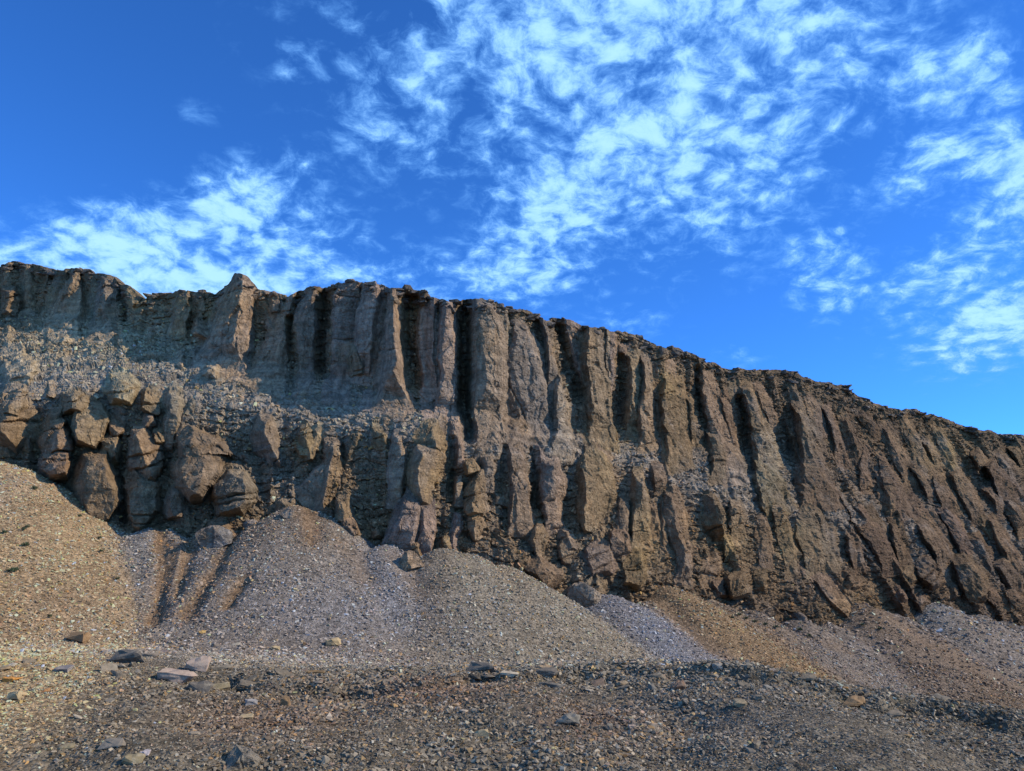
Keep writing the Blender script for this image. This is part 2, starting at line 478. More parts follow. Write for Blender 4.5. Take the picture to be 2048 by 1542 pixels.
# ------------------------------------------------------------------ rock colours by place (with shade on the right end and sun on the left slope put in)
BROWN = (0.285, 0.190, 0.116); GREY = (0.265, 0.212, 0.165); ORANGE = (0.33, 0.215, 0.105); DARK = (0.150, 0.110, 0.075); TAN = (0.33, 0.275, 0.20); PURP = (0.27, 0.205, 0.15); SHADE_BROWN = (0.168, 0.108, 0.068)
PALEG = (0.41, 0.335, 0.25)
ROCKZ = [(130, 730, 240, 80, PALEG, .9), (230, 680, 170, 55, (0.50, .385, .25), .95), (420, 770, 140, 70, PALEG, .8), (700, 810, 150, 60, PALEG, .7), (560, 900, 60, 80, GREY, .6), (500, 970, 80, 60, GREY, .8),  # brightest tint, on the upper-left rubble slope, stands in for sunlight
         (1080, 760, 60, 110, GREY, .7), (1100, 870, 50, 70, GREY, .8), (1500, 960, 60, 60, GREY, .8), (1550, 900, 50, 60, GREY, .7), (1180, 1110, 70, 60, GREY, .7), (1620, 1100, 70, 50, GREY, .6),
         (210, 610, 50, 60, TAN, .6), (480, 590, 45, 50, ORANGE, .7), (365, 610, 30, 40, ORANGE, .8), (415, 625, 30, 30, ORANGE, .5), (550, 605, 20, 40, ORANGE, .6), (845, 950, 50, 60, ORANGE, .45),
         (830, 620, 25, 60, ORANGE, .5), (1330, 770, 25, 30, ORANGE, .7), (1570, 1080, 45, 50, ORANGE, .5), (1460, 1080, 60, 50, ORANGE, .35), (1290, 1080, 30, 60, ORANGE, .6), (600, 890, 30, 30, ORANGE, .6),
         (1900, 900, 80, 60, ORANGE, .35), (1230, 900, 40, 50, ORANGE, .4), (60, 860, 70, 50, ORANGE, .35), (1700, 1220, 60, 40, ORANGE, .4),
         (700, 690, 110, 120, PURP, .45), (985, 700, 60, 120, TAN, .35), (880, 720, 40, 100, TAN, .2), (1610, 850, 40, 80, TAN, .3),
         (190, 1000, 70, 60, PURP, .5), (280, 960, 60, 90, PURP, .3)]


def rock_tint(px, py):
    px = np.asarray(px, float); py = np.asarray(py, float)
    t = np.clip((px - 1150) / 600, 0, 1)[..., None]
    c = np.array(BROWN) * (1 - t) + np.array(SHADE_BROWN) * t  # brown darkens towards the right, standing in for shade on that part
    for (x, y, rx, ry, col, w) in ROCKZ:
        g = ((min(1, w * 1.35) if col is ORANGE else w) * np.exp(-((px - x) / rx) ** 2 - ((py - y) / ry) ** 2))[..., None]
        c = c * (1 - g) + np.array(col) * g
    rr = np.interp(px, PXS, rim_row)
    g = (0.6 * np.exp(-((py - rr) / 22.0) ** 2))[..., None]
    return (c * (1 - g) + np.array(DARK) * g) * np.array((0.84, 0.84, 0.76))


# ------------------------------------------------------------------ columns, knobs and ribs standing out of the wall
VIEWS = {1: (0, 500, 2.57), 2: (550, 530, 2.487), 3: (900, 580, 2.3017), 4: (1400, 680, 2.5694)}
C, K, R_ = 'rock_column', 'rock_knob', 'rock_rib'
# view, kind, how far it stands out (x width), [(x, y, width) ... from top to bottom]
FEAT = [
 (1, K, .3, [(50, 215, 90), (55, 260, 120), (50, 310, 100)]), (1, C, .2, [(30, 80, 50), (35, 140, 60), (40, 190, 60)]), (1, C, .25, [(140, 85, 45), (150, 160, 65), (140, 260, 70)]),
 (1, K, .3, [(212, 80, 70), (215, 130, 80), (205, 190, 60)]), (1, C, .2, [(305, 95, 60), (300, 160, 60), (280, 250, 60)]),
 (1, C, .3, [(395, 115, 60), (375, 200, 105), (345, 320, 170)]), (1, C, .3, [(480, 112, 60), (475, 200, 80), (462, 290, 70)]),
 (1, C, .5, [(562, 118, 80), (552, 220, 100), (530, 375, 120)]), (1, K, .1, [(660, 190, 80), (690, 240, 110), (720, 290, 100)]),
 (1, C, .4, [(945, 215, 65), (935, 300, 90), (920, 375, 80)]), (1, K, .4, [(1060, 285, 90), (1060, 350, 110), (1040, 430, 120)]), (1, C, .2, [(1000, 210, 50), (1010, 260, 60)]),
 (1, C, .35, [(1242, 128, 75), (1240, 200, 135), (1212, 300, 185), (1180, 420, 240)]), (1, C, .3, [(1410, 205, 48), (1410, 280, 70), (1400, 350, 70)]), (1, C, .2, [(1335, 200, 40), (1345, 270, 60)]),
 (1, C, .2, [(1480, 290, 50), (1450, 420, 110), (1390, 590, 170)]), (1, K, .2, [(1090, 590, 110), (1080, 640, 140)]), (1, K, .2, [(920, 545, 70), (900, 585, 90)]),
 (1, K, .25, [(60, 555, 170), (90, 620, 200), (90, 680, 150)]), (1, K, .2, [(80, 720, 150), (70, 800, 190), (60, 850, 160)]), (1, K, .4, [(265, 690, 45), (265, 745, 80)]),
 (1, K, .4, [(370, 745, 110), (385, 785, 170), (380, 825, 150)]), (1, K, .5, [(450, 815, 150), (460, 880, 200), (455, 950, 170), (440, 1005, 110)]),
 (1, K, .5, [(285, 832, 80), (280, 880, 100)]), (1, K, .5, [(280, 910, 130), (285, 960, 180), (300, 1020, 170)]), (1, K, .5, [(290, 1055, 150), (280, 1100, 160), (295, 1165, 110)]),
 (1, K, .2, [(90, 875, 220), (80, 940, 240), (60, 1000, 150)]), (1, K, .3, [(620, 665, 130), (625, 715, 190), (620, 780, 140)]), (1, K, .5, [(612, 800, 85), (610, 860, 105), (595, 930, 75), (590, 965, 45)]),
 (1, C, .6, [(892, 725, 70), (892, 800, 115), (880, 900, 105), (866, 965, 60)]), (1, K, .4, [(985, 785, 50), (980, 830, 60), (978, 865, 40)]), (1, K, .5, [(765, 855, 55), (765, 890, 80), (760, 930, 65)]),
 (1, K, .4, [(812, 940, 65), (820, 985, 65)]), (1, K, .5, [(720, 960, 130), (740, 1030, 185), (750, 1120, 175), (755, 1195, 110)]),
 (1, K, .5, [(680, 1150, 90), (720, 1240, 190), (730, 1320, 175), (703, 1400, 90), (688, 1440, 30)]),
 (1, K, .45, [(965, 960, 140), (1030, 1040, 250), (1020, 1120, 280), (1000, 1220, 190), (1005, 1295, 90)]), (1, K, .5, [(920, 1250, 75), (910, 1300, 135), (910, 1365, 120)]),
 (1, K, .5, [(480, 1095, 170), (480, 1180, 265), (500, 1290, 245), (505, 1385, 110)]), (1, K, .3, [(560, 1005, 120), (560, 1080, 110)]),
 (1, K, .5, [(1190, 1160, 160), (1190, 1220, 245), (1190, 1300, 245), (1190, 1350, 180)]), (1, K, .3, [(785, 760, 110), (770, 820, 90)]),
 (1, K, .4, [(1370, 865, 90), (1365, 950, 135), (1360, 1020, 145), (1390, 1100, 110)]), (1, K, .4, [(1560, 905, 100), (1570, 980, 140), (1570, 1060, 110)]),
 (1, K, .5, [(1765, 1300, 75), (1770, 1380, 115)]), (1, K, .1, [(1130, 1450, 150), (1125, 1490, 200), (1110, 1525, 130)]), (1, K, .2, [(1450, 1325, 85), (1450, 1375, 85)]), (1, K, .3, [(960, 1385, 75), (955, 1410, 60)]),
 (2, C, .35, [(195, 118, 85), (172, 250, 130), (157, 400, 148), (150, 500, 150)]), (2, C, .45, [(375, 90, 100), (350, 180, 125), (322, 350, 125), (310, 545, 110)]),
 (2, C, .3, [(480, 95, 95), (470, 200, 120), (450, 350, 110), (430, 480, 105)]), (2, C, .45, [(582, 165, 75), (577, 300, 108), (572, 450, 155), (582, 570, 160)]),
 (2, K, .5, [(392, 410, 50), (392, 470, 105), (400, 530, 120)]), (2, C, .1, [(690, 172, 55), (695, 280, 60), (690, 390, 60)]), (2, K, .4, [(742, 150, 58), (745, 190, 55)]),
 (2, C, .3, [(772, 205, 75), (765, 350, 90), (750, 500, 105), (760, 650, 115)]), (2, C, .45, [(860, 230, 65), (865, 350, 108), (866, 500, 118), (860, 665, 125)]),
 (2, C, .55, [(1030, 185, 105), (1050, 300, 165), (1062, 450, 198), (1062, 600, 195), (1050, 705, 180)]), (2, C, .4, [(1142, 220, 55), (1146, 280, 50), (1140, 340, 40)]),
 (2, C, .15, [(1220, 300, 50), (1240, 450, 170), (1260, 560, 195), (1290, 680, 175), (1310, 760, 130)]), (2, C, .4, [(1170, 620, 50), (1190, 700, 105), (1212, 780, 120)]),
 (2, C, .35, [(1352, 300, 60), (1370, 400, 80), (1390, 480, 90), (1392, 560, 80)]), (2, C, .55, [(1440, 560, 100), (1432, 650, 98), (1430, 760, 105), (1432, 880, 105)]),
 (2, C, .1, [(1450, 275, 110), (1470, 400, 110), (1490, 520, 80)]), (2, C, .5, [(1580, 330, 105), (1580, 500, 118), (1600, 650, 145), (1612, 790, 145)]), (2, C, .2, [(1672, 370, 55), (1680, 500, 60), (1692, 650, 60)]),
 (2, C, .2, [(540, 595, 38), (540, 680, 55)]), (2, C, .2, [(600, 595, 65), (600, 680, 85)]), (2, C, .2, [(462, 640, 45), (460, 690, 55)]), (2, C, .2, [(1310, 640, 80), (1320, 720, 90)]),
 (2, K, .5, [(150, 800, 60), (160, 880, 110), (150, 960, 90)]), (2, K, .4, [(215, 805, 60), (217, 850, 70), (205, 920, 60)]), (2, C, .5, [(290, 905, 78), (285, 980, 98), (262, 1100, 125), (242, 1195, 115)]),
 (2, K, .6, [(312, 1050, 28), (310, 1110, 40)]), (2, K, .5, [(402, 855, 62), (395, 900, 50), (380, 960, 38)]), (2, K, .4, [(500, 785, 48), (510, 840, 70), (520, 900, 75)]),
 (2, C, .35, [(602, 840, 55), (606, 930, 75), (600, 1050, 78), (590, 1150, 65)]), (2, K, .5, [(770, 808, 105), (770, 870, 150), (780, 925, 145)]), (2, K, .6, [(750, 960, 180), (742, 1020, 208), (748, 1085, 205), (762, 1160, 140)]),
 (2, C, .6, [(685, 1160, 90), (662, 1230, 135), (640, 1325, 145)]), (2, C, .55, [(752, 1205, 78), (746, 1290, 90), (740, 1380, 75)]), (2, C, .4, [(906, 1255, 48), (897, 1310, 60), (882, 1380, 48)]),
 (2, K, .4, [(850, 1370, 48), (860, 1420, 38)]), (2, K, .5, [(990, 1255, 75), (1000, 1310, 90), (1012, 1360, 58)]), (2, K, .5, [(968, 985, 65), (982, 1030, 78)]),
 (2, K, .4, [(1000, 1065, 110), (1000, 1150, 130), (1000, 1230, 108)]), (2, C, .4, [(1050, 950, 65), (1060, 1020, 70), (1065, 1080, 50)]), (2, C, .35, [(1145, 905, 48), (1145, 1000, 50), (1140, 1120, 60)]),
 (2, C, .5, [(1200, 895, 65), (1220, 990, 108), (1222, 1100, 108), (1222, 1230, 95)]), (2, C, .4, [(1300, 895, 40), (1312, 950, 60), (1342, 1010, 75)]),
 (2, C, .55, [(1370, 1000, 100), (1382, 1080, 148), (1372, 1180, 128), (1382, 1265, 95)]), (2, K, .4, [(1570, 920, 100), (1590, 1000, 165), (1602, 1120, 188), (1582, 1230, 165), (1572, 1315, 90)]),
 (2, K, .5, [(1310, 1305, 55), (1310, 1360, 98), (1332, 1455, 48)]), (2, K, .25, [(1440, 1330, 75), (1462, 1400, 105)]), (2, K, .5, [(350, 1180, 55), (350, 1260, 98), (382, 1340, 75)]),
 (2, K, .1, [(45, 1200, 100), (35, 1250, 110)]), (2, K, .3, [(500, 1325, 40), (505, 1345, 50)]), (2, K, .15, [(690, 1400, 75), (712, 1480, 58)]), (2, C, .2, [(900, 760, 60), (900, 850, 70), (905, 950, 60)]), (2, C, .2, [(820, 730, 50), (830, 790, 60)]),
 (2, C, .2, [(250, 1010, 60), (190, 1090, 100)]), (2, C, .15, [(1070, 760, 60), (1050, 860, 80), (1030, 930, 60)]), (2, C, .3, [(910, 1070, 40), (915, 1160, 45)]),
 (3, C, .3, [(735, 205, 48), (736, 300, 50), (746, 420, 50)]), (3, C, .4, [(842, 300, 55), (846, 380, 68), (842, 480, 78), (842, 640, 60)]), (3, C, .4, [(902, 330, 58), (900, 450, 70), (892, 560, 88), (902, 680, 90)]),
 (3, C, .45, [(1000, 415, 55), (1000, 500, 88), (1012, 620, 128), (1042, 740, 125)]), (3, C, .4, [(1050, 420, 48), (1056, 520, 60), (1076, 640, 60)]), (3, C, .4, [(1110, 500, 48), (1132, 580, 78), (1142, 660, 75)]),
 (3, R_, .5, [(1180, 405, 75), (1200, 500, 90), (1240, 620, 98), (1292, 780, 105)]), (3, R_, .4, [(1260, 480, 48), (1292, 600, 60), (1332, 720, 60)]), (3, C, .4, [(1212, 655, 65), (1232, 740, 98), (1232, 820, 80)]),
 (3, C, .3, [(800, 260, 45), (800, 340, 50), (795, 430, 45)]), (3, C, .3, [(935, 360, 40), (940, 430, 40)]), (3, C, .3, [(1010, 340, 45), (1020, 400, 40)]),
 (3, C, .4, [(865, 835, 58), (870, 950, 88), (882, 1100, 78)]), (3, C, .4, [(800, 965, 55), (800, 1050, 68), (802, 1110, 48)]), (3, C, .6, [(1020, 935, 75), (1032, 1010, 108), (1052, 1120, 108), (1072, 1220, 88), (1072, 1310, 60)]),
 (3, C, .4, [(985, 970, 30), (985, 1060, 40), (986, 1180, 40)]), (3, C, .35, [(935, 1000, 48), (940, 1090, 60)]), (3, K, .4, [(910, 1150, 38), (920, 1220, 50)]), (3, K, .5, [(850, 1205, 85), (860, 1270, 118), (852, 1350, 88)]),
 (3, K, .5, [(1190, 965, 85), (1212, 1050, 128), (1218, 1130, 105)]), (3, C, .5, [(1310, 985, 65), (1322, 1050, 88), (1332, 1130, 80)]), (3, K, .5, [(1195, 1190, 48), (1205, 1250, 88), (1202, 1300, 85)]),
 (3, K, .5, [(625, 1290, 110), (632, 1370, 158), (645, 1440, 105)]), (3, K, .2, [(690, 1210, 150), (705, 1280, 140)]), (3, K, .35, [(780, 1130, 85), (792, 1200, 90)]),
 (3, K, .45, [(1325, 1325, 110), (1340, 1390, 105)]), (3, K, .45, [(1240, 1350, 65), (1250, 1400, 60)]), (3, K, .1, [(400, 1270, 120), (470, 1340, 140)]), (3, K, .3, [(1160, 1330, 60), (1165, 1370, 60)]),
 (3, C, .2, [(640, 690, 60), (680, 740, 70)]), (3, C, .3, [(960, 820, 60), (970, 880, 60)]), (3, K, .3, [(540, 1170, 80), (560, 1230, 90)]),
 (4, R_, .4, [(100, 480, 65), (112, 570, 88), (122, 640, 70)]), (4, R_, .5, [(235, 235, 55), (252, 330, 80), (292, 450, 108), (332, 560, 118)]), (4, R_, .4, [(300, 245, 48), (332, 330, 68), (372, 420, 60)]),
 (4, R_, .6, [(500, 335, 65), (540, 440, 108), (572, 560, 148), (592, 700, 190)]), (4, R_, .4, [(400, 270, 48), (432, 340, 60), (452, 420, 50)]), (4, R_, .4, [(650, 350, 48), (692, 470, 60), (722, 600, 70)]),
 (4, R_, .4, [(740, 400, 48), (772, 480, 60), (802, 600, 78)]), (4, R_, .5, [(930, 590, 40), (962, 700, 108), (1002, 800, 138)]), (4, R_, .4, [(820, 380, 55), (880, 440, 68), (902, 480, 50)]),
 (4, R_, .5, [(950, 450, 55), (1012, 560, 78), (1062, 660, 88)]), (4, R_, .4, [(1050, 420, 48), (1092, 500, 60), (1142, 600, 60)]), (4, R_, .4, [(1170, 520, 58), (1222, 600, 60)]), (4, R_, .4, [(1230, 470, 48), (1272, 560, 50), (1302, 640, 50)]),
 (4, R_, .45, [(1220, 680, 55), (1252, 760, 98), (1282, 840, 80)]), (4, R_, .5, [(1310, 680, 58), (1362, 780, 88), (1402, 870, 80)]), (4, K, .4, [(1420, 590, 68), (1452, 650, 78)]), (4, R_, .4, [(1500, 640, 85), (1562, 740, 108)]),
 (4, R_, .4, [(1530, 580, 48), (1592, 660, 68)]), (4, R_, .4, [(1620, 560, 60), (1660, 620, 70)]), (4, R_, .4, [(300, 610, 40), (332, 690, 108), (372, 780, 135)]), (4, R_, .5, [(540, 825, 40), (562, 900, 128), (582, 1000, 165), (602, 1070, 145)]),
 (4, R_, .4, [(680, 960, 38), (682, 1030, 58), (692, 1100, 50)]), (4, R_, .5, [(730, 790, 55), (812, 900, 88), (902, 1010, 118), (962, 1130, 105)]), (4, R_, .4, [(780, 1000, 55), (792, 1080, 78), (812, 1140, 60)]),
 (4, C, .5, [(1000, 945, 58), (1022, 1030, 78), (1052, 1130, 70)]), (4, K, .5, [(990, 880, 75), (1000, 915, 60)]), (4, R_, .4, [(870, 880, 55), (912, 960, 68), (952, 1010, 60)]),
 (4, R_, .5, [(1140, 935, 65), (1182, 1010, 108), (1242, 1080, 105), (1262, 1170, 90)]), (4, K, .5, [(1150, 1145, 105), (1192, 1200, 138), (1222, 1250, 90)]), (4, K, .4, [(1060, 1180, 65), (1092, 1240, 80)]),
 (4, R_, .45, [(1250, 880, 58), (1312, 960, 78), (1352, 1050, 80)]), (4, K, .5, [(1340, 1135, 105), (1402, 1230, 148), (1432, 1330, 105)]), (4, R_, .4, [(1420, 1020, 68), (1462, 1110, 78), (1492, 1180, 50)]),
 (4, R_, .45, [(1500, 920, 65), (1542, 1000, 70), (1602, 1120, 70)]), (4, R_, .4, [(1550, 1150, 75), (1612, 1230, 80)]), (4, R_, .4, [(1430, 900, 58), (1492, 980, 50)]), (4, C, .6, [(400, 850, 60), (432, 970, 88), (452, 1070, 88), (466, 1180, 70)]),
 (4, C, .4, [(320, 925, 58), (332, 1020, 78), (332, 1110, 68)]), (4, K, .4, [(310, 1205, 85), (312, 1280, 70)]), (4, R_, .4, [(620, 1220, 85), (682, 1300, 115), (762, 1400, 85)]), (4, K, .4, [(740, 1200, 58), (792, 1260, 95)]),
 (4, K, .4, [(1010, 1290, 75), (1042, 1340, 60)]), (4, K, .4, [(1110, 1310, 75), (1142, 1355, 60)]), (4, C, .4, [(150, 1010, 38), (152, 1080, 50)]), (4, K, .4, [(520, 1150, 40), (532, 1200, 40)]), (4, K, .4, [(1300, 1265, 58), (1312, 1320, 50)]),
 (4, R_, .3, [(560, 300, 40), (600, 380, 50), (630, 460, 50)]), (4, R_, .3, [(860, 560, 40), (840, 650, 60), (850, 740, 60)]), (4, R_, .3, [(1100, 640, 50), (1150, 720, 60), (1180, 780, 50)]), (4, R_, .3, [(1080, 800, 50), (1120, 870, 60)]),
 (4, R_, .3, [(1190, 880, 45), (1240, 960, 55), (1280, 1020, 55)]), (4, R_, .3, [(1580, 820, 70), (1640, 920, 90)]), (4, R_, .3, [(1480, 760, 60), (1540, 850, 70)]), (4, K, .3, [(1480, 1300, 60), (1530, 1350, 60)]), (4, K, .3, [(1600, 1300, 70), (1650, 1360, 60)]),
 (4, R_, .3, [(170, 200, 45), (180, 290, 50)]), (4, R_, .3, [(470, 230, 45), (490, 300, 45)]),
]


def spine(view, pts):
    x0, y0, s = VIEWS[view]
    return np.array([x0 + p[0] / s for p in pts]), np.array([y0 + p[1] / s for p in pts]), np.array([p[2] / s for p in pts])


CREV = [([(648, 580), (650, 660), (646, 740)], 16, 1.6), ([(928, 605), (928, 700), (926, 780), (938, 880)], 13, 2.4), ([(822, 600), (815, 680), (828, 770)], 16, 1.3), ([(1112, 650), (1135, 740), (1150, 790)], 18, 1.5),
        ([(1242, 720), (1236, 840)], 13, 1.2), ([(580, 640), (588, 720), (580, 790)], 10, .9), ([(1480, 800), (1500, 940)], 11, 1.2), ([(1560, 780), (1580, 900)], 12, 1.0), ([(1660, 930), (1720, 1040)], 12, .9),
        ([(1068, 900), (1072, 1010)], 11, 1.0), ([(1008, 900), (1004, 980)], 10, .9), ([(244, 570), (250, 640)], 9, 1.0), ([(240, 960), (245, 1040)], 9, .9), ([(1394, 740), (1400, 850)], 10, .9), ([(905, 880), (902, 980)], 9, .8), ([(680, 900), (660, 1010)], 12, .8)]
# ------------------------------------------------------------------ the wall as one sculpted surface
NR = 400
cols = np.arange(-420, 2481, 1.9)
tt = np.linspace(0, 1, NR)
top_r = np.interp(cols, PXS, rim_row) + 3; lowr = np.interp(cols, PXS, low_row)
rows = top_r[None, :] + (lowr - top_r)[None, :] * tt[:, None]
PX = np.repeat(cols[None, :], NR, 0)
YB = wallY(PX.ravel(), rows.ravel()).reshape(PX.shape)
S0 = at(PX, rows, YB)
gu = np.gradient(S0, axis=1); gv = np.gradient(S0, axis=0)
nrm = np.cross(gv, gu); nrm /= np.linalg.norm(nrm, axis=-1, keepdims=True) + 1e-9
nrm = np.where((nrm[..., 1:2] > 0), -nrm, nrm)
for _ in range(4):
    nrm[1:-1] = (nrm[:-2] + nrm[1:-1] + nrm[2:]) / 3
nrm /= np.linalg.norm(nrm, axis=-1, keepdims=True)
Pf = S0.reshape(-1, 3)
# wobble of the outlines so that no edge runs straight
WX = (7.0 * fbm(Pf * 0.55, 3, 21) + 3.0 * fbm(Pf * 1.9, 2, 22)).reshape(PX.shape) * (45 / YB)
WY = (9.0 * fbm(Pf * 0.5 + 7, 3, 23)).reshape(PX.shape) * (45 / YB)
shear = np.clip((PX - 1100) / 700, 0, 1) * 0.55
gx = (PX - shear * (rows - 900)).ravel() / 30.0
flute = fbm(np.stack([gx, rows.ravel() / 240.0, 0 * gx], -1), 3, 31)
rid = 1 - 2 * np.abs(vnoise(np.stack([gx * 0.8, rows.ravel() / 300.0, 0 * gx + 4], -1), 35))
relief = (0.45 * flute + 0.35 * rid).reshape(PX.shape)
bench = np.exp(-((rows - np.interp(PX, PXS, be_row) + 25) / 55.0) ** 2) * np.clip((1250 - PX) / 300, 0.25, 1)
relief = relief * (1 + 0.7 * np.clip((PX - 1250) / 200, 0, 1)) * (1 - 0.65 * bench) - 1.12 + 0.25 * bench
relief = relief - 0.55 * np.exp(-((PX - 270) / 230) ** 2 - ((rows - 930) / 110) ** 2) - 0.05 * np.clip((PX - 1300) / 150, 0, 1)
relief = relief - 0.55 * np.exp(-((PX - 930) / 380) ** 4 - ((rows - 1000) / 120) ** 4)
owner = np.full(PX.shape, -1, int)
swell = np.zeros(PX.shape)
top = np.full(PX.shape, -9.0)
for k, (view, kind, out, pts) in enumerate(FEAT):
    rs = random.Random(k * 13 + 5)
    fx, fy, fw = spine(view, pts)
    fw = fw * {C: 1.14, K: 1.06, R_: 1.15}[kind]
    at_rim = fy[0] - np.interp(fx[0], PXS, rim_row) < 26
    wm_ = fw.mean(); dep = float(wallY(fx.mean(), fy.mean())[0]) * wm_ / FPX
    d0 = np.array([fx[0] - fx[1], fy[0] - fy[1]]); d0 /= np.linalg.norm(d0); d1 = np.array([fx[-1] - fx[-2], fy[-1] - fy[-2]]); d1 /= np.linalg.norm(d1)
    e0 = fw[0] * (1.0 if at_rim else .3); e1_ = fw[-1] * (.9 if kind != K else .25)
    fx = np.r_[fx[0] + d0[0] * e0, fx, fx[-1] + d1[0] * e1_]; fy = np.r_[fy[0] + d0[1] * e0, fy, fy[-1] + d1[1] * e1_]; fw = np.r_[fw[0] * .95, fw, fw[-1] * (1.1 if kind != K else .85)]
    c0, c1 = np.searchsorted(cols, [fx.min() - 2.2 * wm_, fx.max() + 2.2 * wm_])
    r0 = int(max(0, ((fy.min() - 2.2 * wm_ - rows[0, c0:c1].max()) / (rows[-1, c0:c1] - rows[0, c0:c1]).min()) * (NR - 1) - 12))
    r1 = int(min(NR, ((fy.max() + 2.2 * wm_ - rows[0, c0:c1].min()) / (rows[-1, c0:c1] - rows[0, c0:c1]).min()) * (NR - 1) + 30))
    sx_ = PX[r0:r1, c0:c1] + WX[r0:r1, c0:c1] * min(1, wm_ / 40); sy_ = rows[r0:r1, c0:c1] + WY[r0:r1, c0:c1] * min(1, wm_ / 40)
    best = np.full(sx_.shape, 1e9); S = np.zeros(sx_.shape); Vl = np.zeros(sx_.shape); acc_l = 0.0
    for a in range(len(fx) - 1):
        ab = np.array([fx[a + 1] - fx[a], fy[a + 1] - fy[a]]); ln = np.hypot(*ab)
        tq = ((sx_ - fx[a]) * ab[0] + (sy_ - fy[a]) * ab[1]) / ln ** 2
        tcl = np.clip(tq, 0, 1)
        dd = np.hypot(sx_ - fx[a] - tcl * ab[0], sy_ - fy[a] - tcl * ab[1])
        lat = ((sx_ - fx[a]) * ab[1] - (sy_ - fy[a]) * ab[0]) / ln
        wloc = fw[a] + (fw[a + 1] - fw[a]) * tcl
        tv = np.where(a == 0, np.minimum(tq, 1), np.where(a == len(fx) - 2, np.maximum(tq, 0), tcl)) if len(fx) > 2 else tq
        upd = dd < best
        best = np.where(upd, dd, best); S = np.where(upd, lat / wloc, S); Vl = np.where(upd, (acc_l + tv * ln) / wm_, Vl)
        acc_l += ln
    LW = acc_l / wm_
    H = min(3.6, dep * {C: 0.78, K: 1.10, R_: 0.84}[kind] + 0.95 * out * dep) * rs.uniform(.8, 1.25)
    planes = [rs.uniform(2.4, 5) * (.52 - S), rs.uniform(2.4, 5) * (.52 + S)]
    if not at_rim: planes.append(0.25 + rs.uniform(1.2, 2.0) * Vl if kind != K else 0.3 + rs.uniform(1.6, 2.6) * Vl)
    planes.append((LW - Vl) * rs.uniform(.45, .8) + .05 if kind != K else (LW - Vl) * rs.uniform(2.2, 4.0) + .05)
    for q in range(rs.randint(2, 4) if kind != K else rs.randint(3, 5)):
        vc = rs.uniform(0, LW); sc0 = rs.uniform(-.3, .3)
        planes.append(rs.uniform(.86, 1.12) + rs.uniform(-1.3, 1.3) * (S - sc0) + (rs.gauss(0, .05) if kind != K else rs.gauss(0, .45)) * (Vl - vc))
    if kind == K: planes.append(1.15 * np.sqrt(np.clip(1.12 - (1.9 * S) ** 2 - 0.9 * np.abs((Vl - .5 * LW) / (.5 * LW + .05)) ** 3, 0, 1.2)) + .02)
    if kind == R_: planes.append(1.1 * np.sqrt(np.clip(1.02 - (1.9 * S) ** 2, 0, 1)) + .03)
    h = np.minimum.reduce(planes)
    # level joints: the block below a joint steps in or out
    for _ in range(rs.randint(0, 2)):
        vj = rs.uniform(.3, max(.4, LW - .3)); st = rs.uniform(-.10, .10)
        h = h + np.where(Vl + 0.25 * S > vj, st, 0) - (0.07 if kind != K else 0.14) * np.exp(-((Vl + 0.25 * S - vj) / 0.045) ** 2)
    hh = H * h
    sw = np.where((S > -1.6) & (S < 1.6), 0.24 * H * np.exp(-(best / (0.8 * fw.mean())) ** 2), 0)
    swell[r0:r1, c0:c1] = np.maximum(swell[r0:r1, c0:c1], sw)
    up = hh > np.maximum(top[r0:r1, c0:c1], 0)
    top[r0:r1, c0:c1] = np.where(up, hh, top[r0:r1, c0:c1])
    owner[r0:r1, c0:c1] = np.where(up & (h > 0.06), k, owner[r0:r1, c0:c1])
relief = np.maximum(relief + swell, np.where(top > 0, top - 1.15, -9))
for pl, wd, dp in CREV:
    best = np.full(PX.shape, 1e9)
    for (xa, ya), (xb, yb) in zip(pl[:-1], pl[1:]):
        ab = np.array([xb - xa, yb - ya]); tq = np.clip(((PX + WX * .6 - xa) * ab[0] + (rows - ya) * ab[1]) / (ab @ ab), 0, 1)
        best = np.minimum(best, np.hypot(PX + WX * .6 - xa - tq * ab[0], (rows - ya - tq * ab[1])))
    cut_ = np.clip(1.25 - best / wd, 0, 1)
    relief = relief - dp * cut_
    owner[cut_ > 0.25] = -1
lev = Pf[:, 2] * 1.7 + 2.2 * fbm(Pf * 0.28, 3, 44); saw = (lev - np.floor(lev)).reshape(PX.shape)
lev2 = Pf[:, 2] * 4.6 + 2.0 * fbm(Pf * 0.6, 3, 45); saw2 = (lev2 - np.floor(lev2)).reshape(PX.shape)
relief = relief - (0.20 * saw ** 2 + 0.06 * saw2 ** 2) * np.where(owner < 0, 1.0 - 0.5 * bench, 0.10)
# move along the line of sight for the large relief, along the wall normal for the broken surface
S1 = at(PX, rows, YB - relief * np.clip(tt / 0.02, 0.72, 1)[:, None])
rk = rock_disp(S1.reshape(-1, 3), 3).reshape(PX.shape)
f3, e3 = blocks((S1 + 0.1 * fbm(S1 * 2, 2, 46)[..., None]).reshape(-1, 3), (0.38, 0.38, 0.22), 47, 0.8)
rk = rk * np.where(owner < 0, 1.0 - 0.25 * bench, 0.58) + 0.11 * f3.reshape(PX.shape) * np.where(owner < 0, 1.1 - 0.4 * bench, 0.3)
WALL = S1 + nrm * (rk * np.clip(tt / 0.02, 0.4, 1)[:, None])[..., None]
back = []
for k, d in enumerate((0.35, 0.8, 1.5, 3, 6, 12, 25, 60)):
    b = WALL[0].copy(); b[:, 1] += d
    b[:, 2] += 0.10 * fbm(b * 1.5, 3, 51) - 0.05 * d + 0.10 * (k < 3)
    back.append(b)
nb = len(back)
VALL = np.concatenate([np.array(back[::-1]), WALL], 0).reshape(-1, 3)
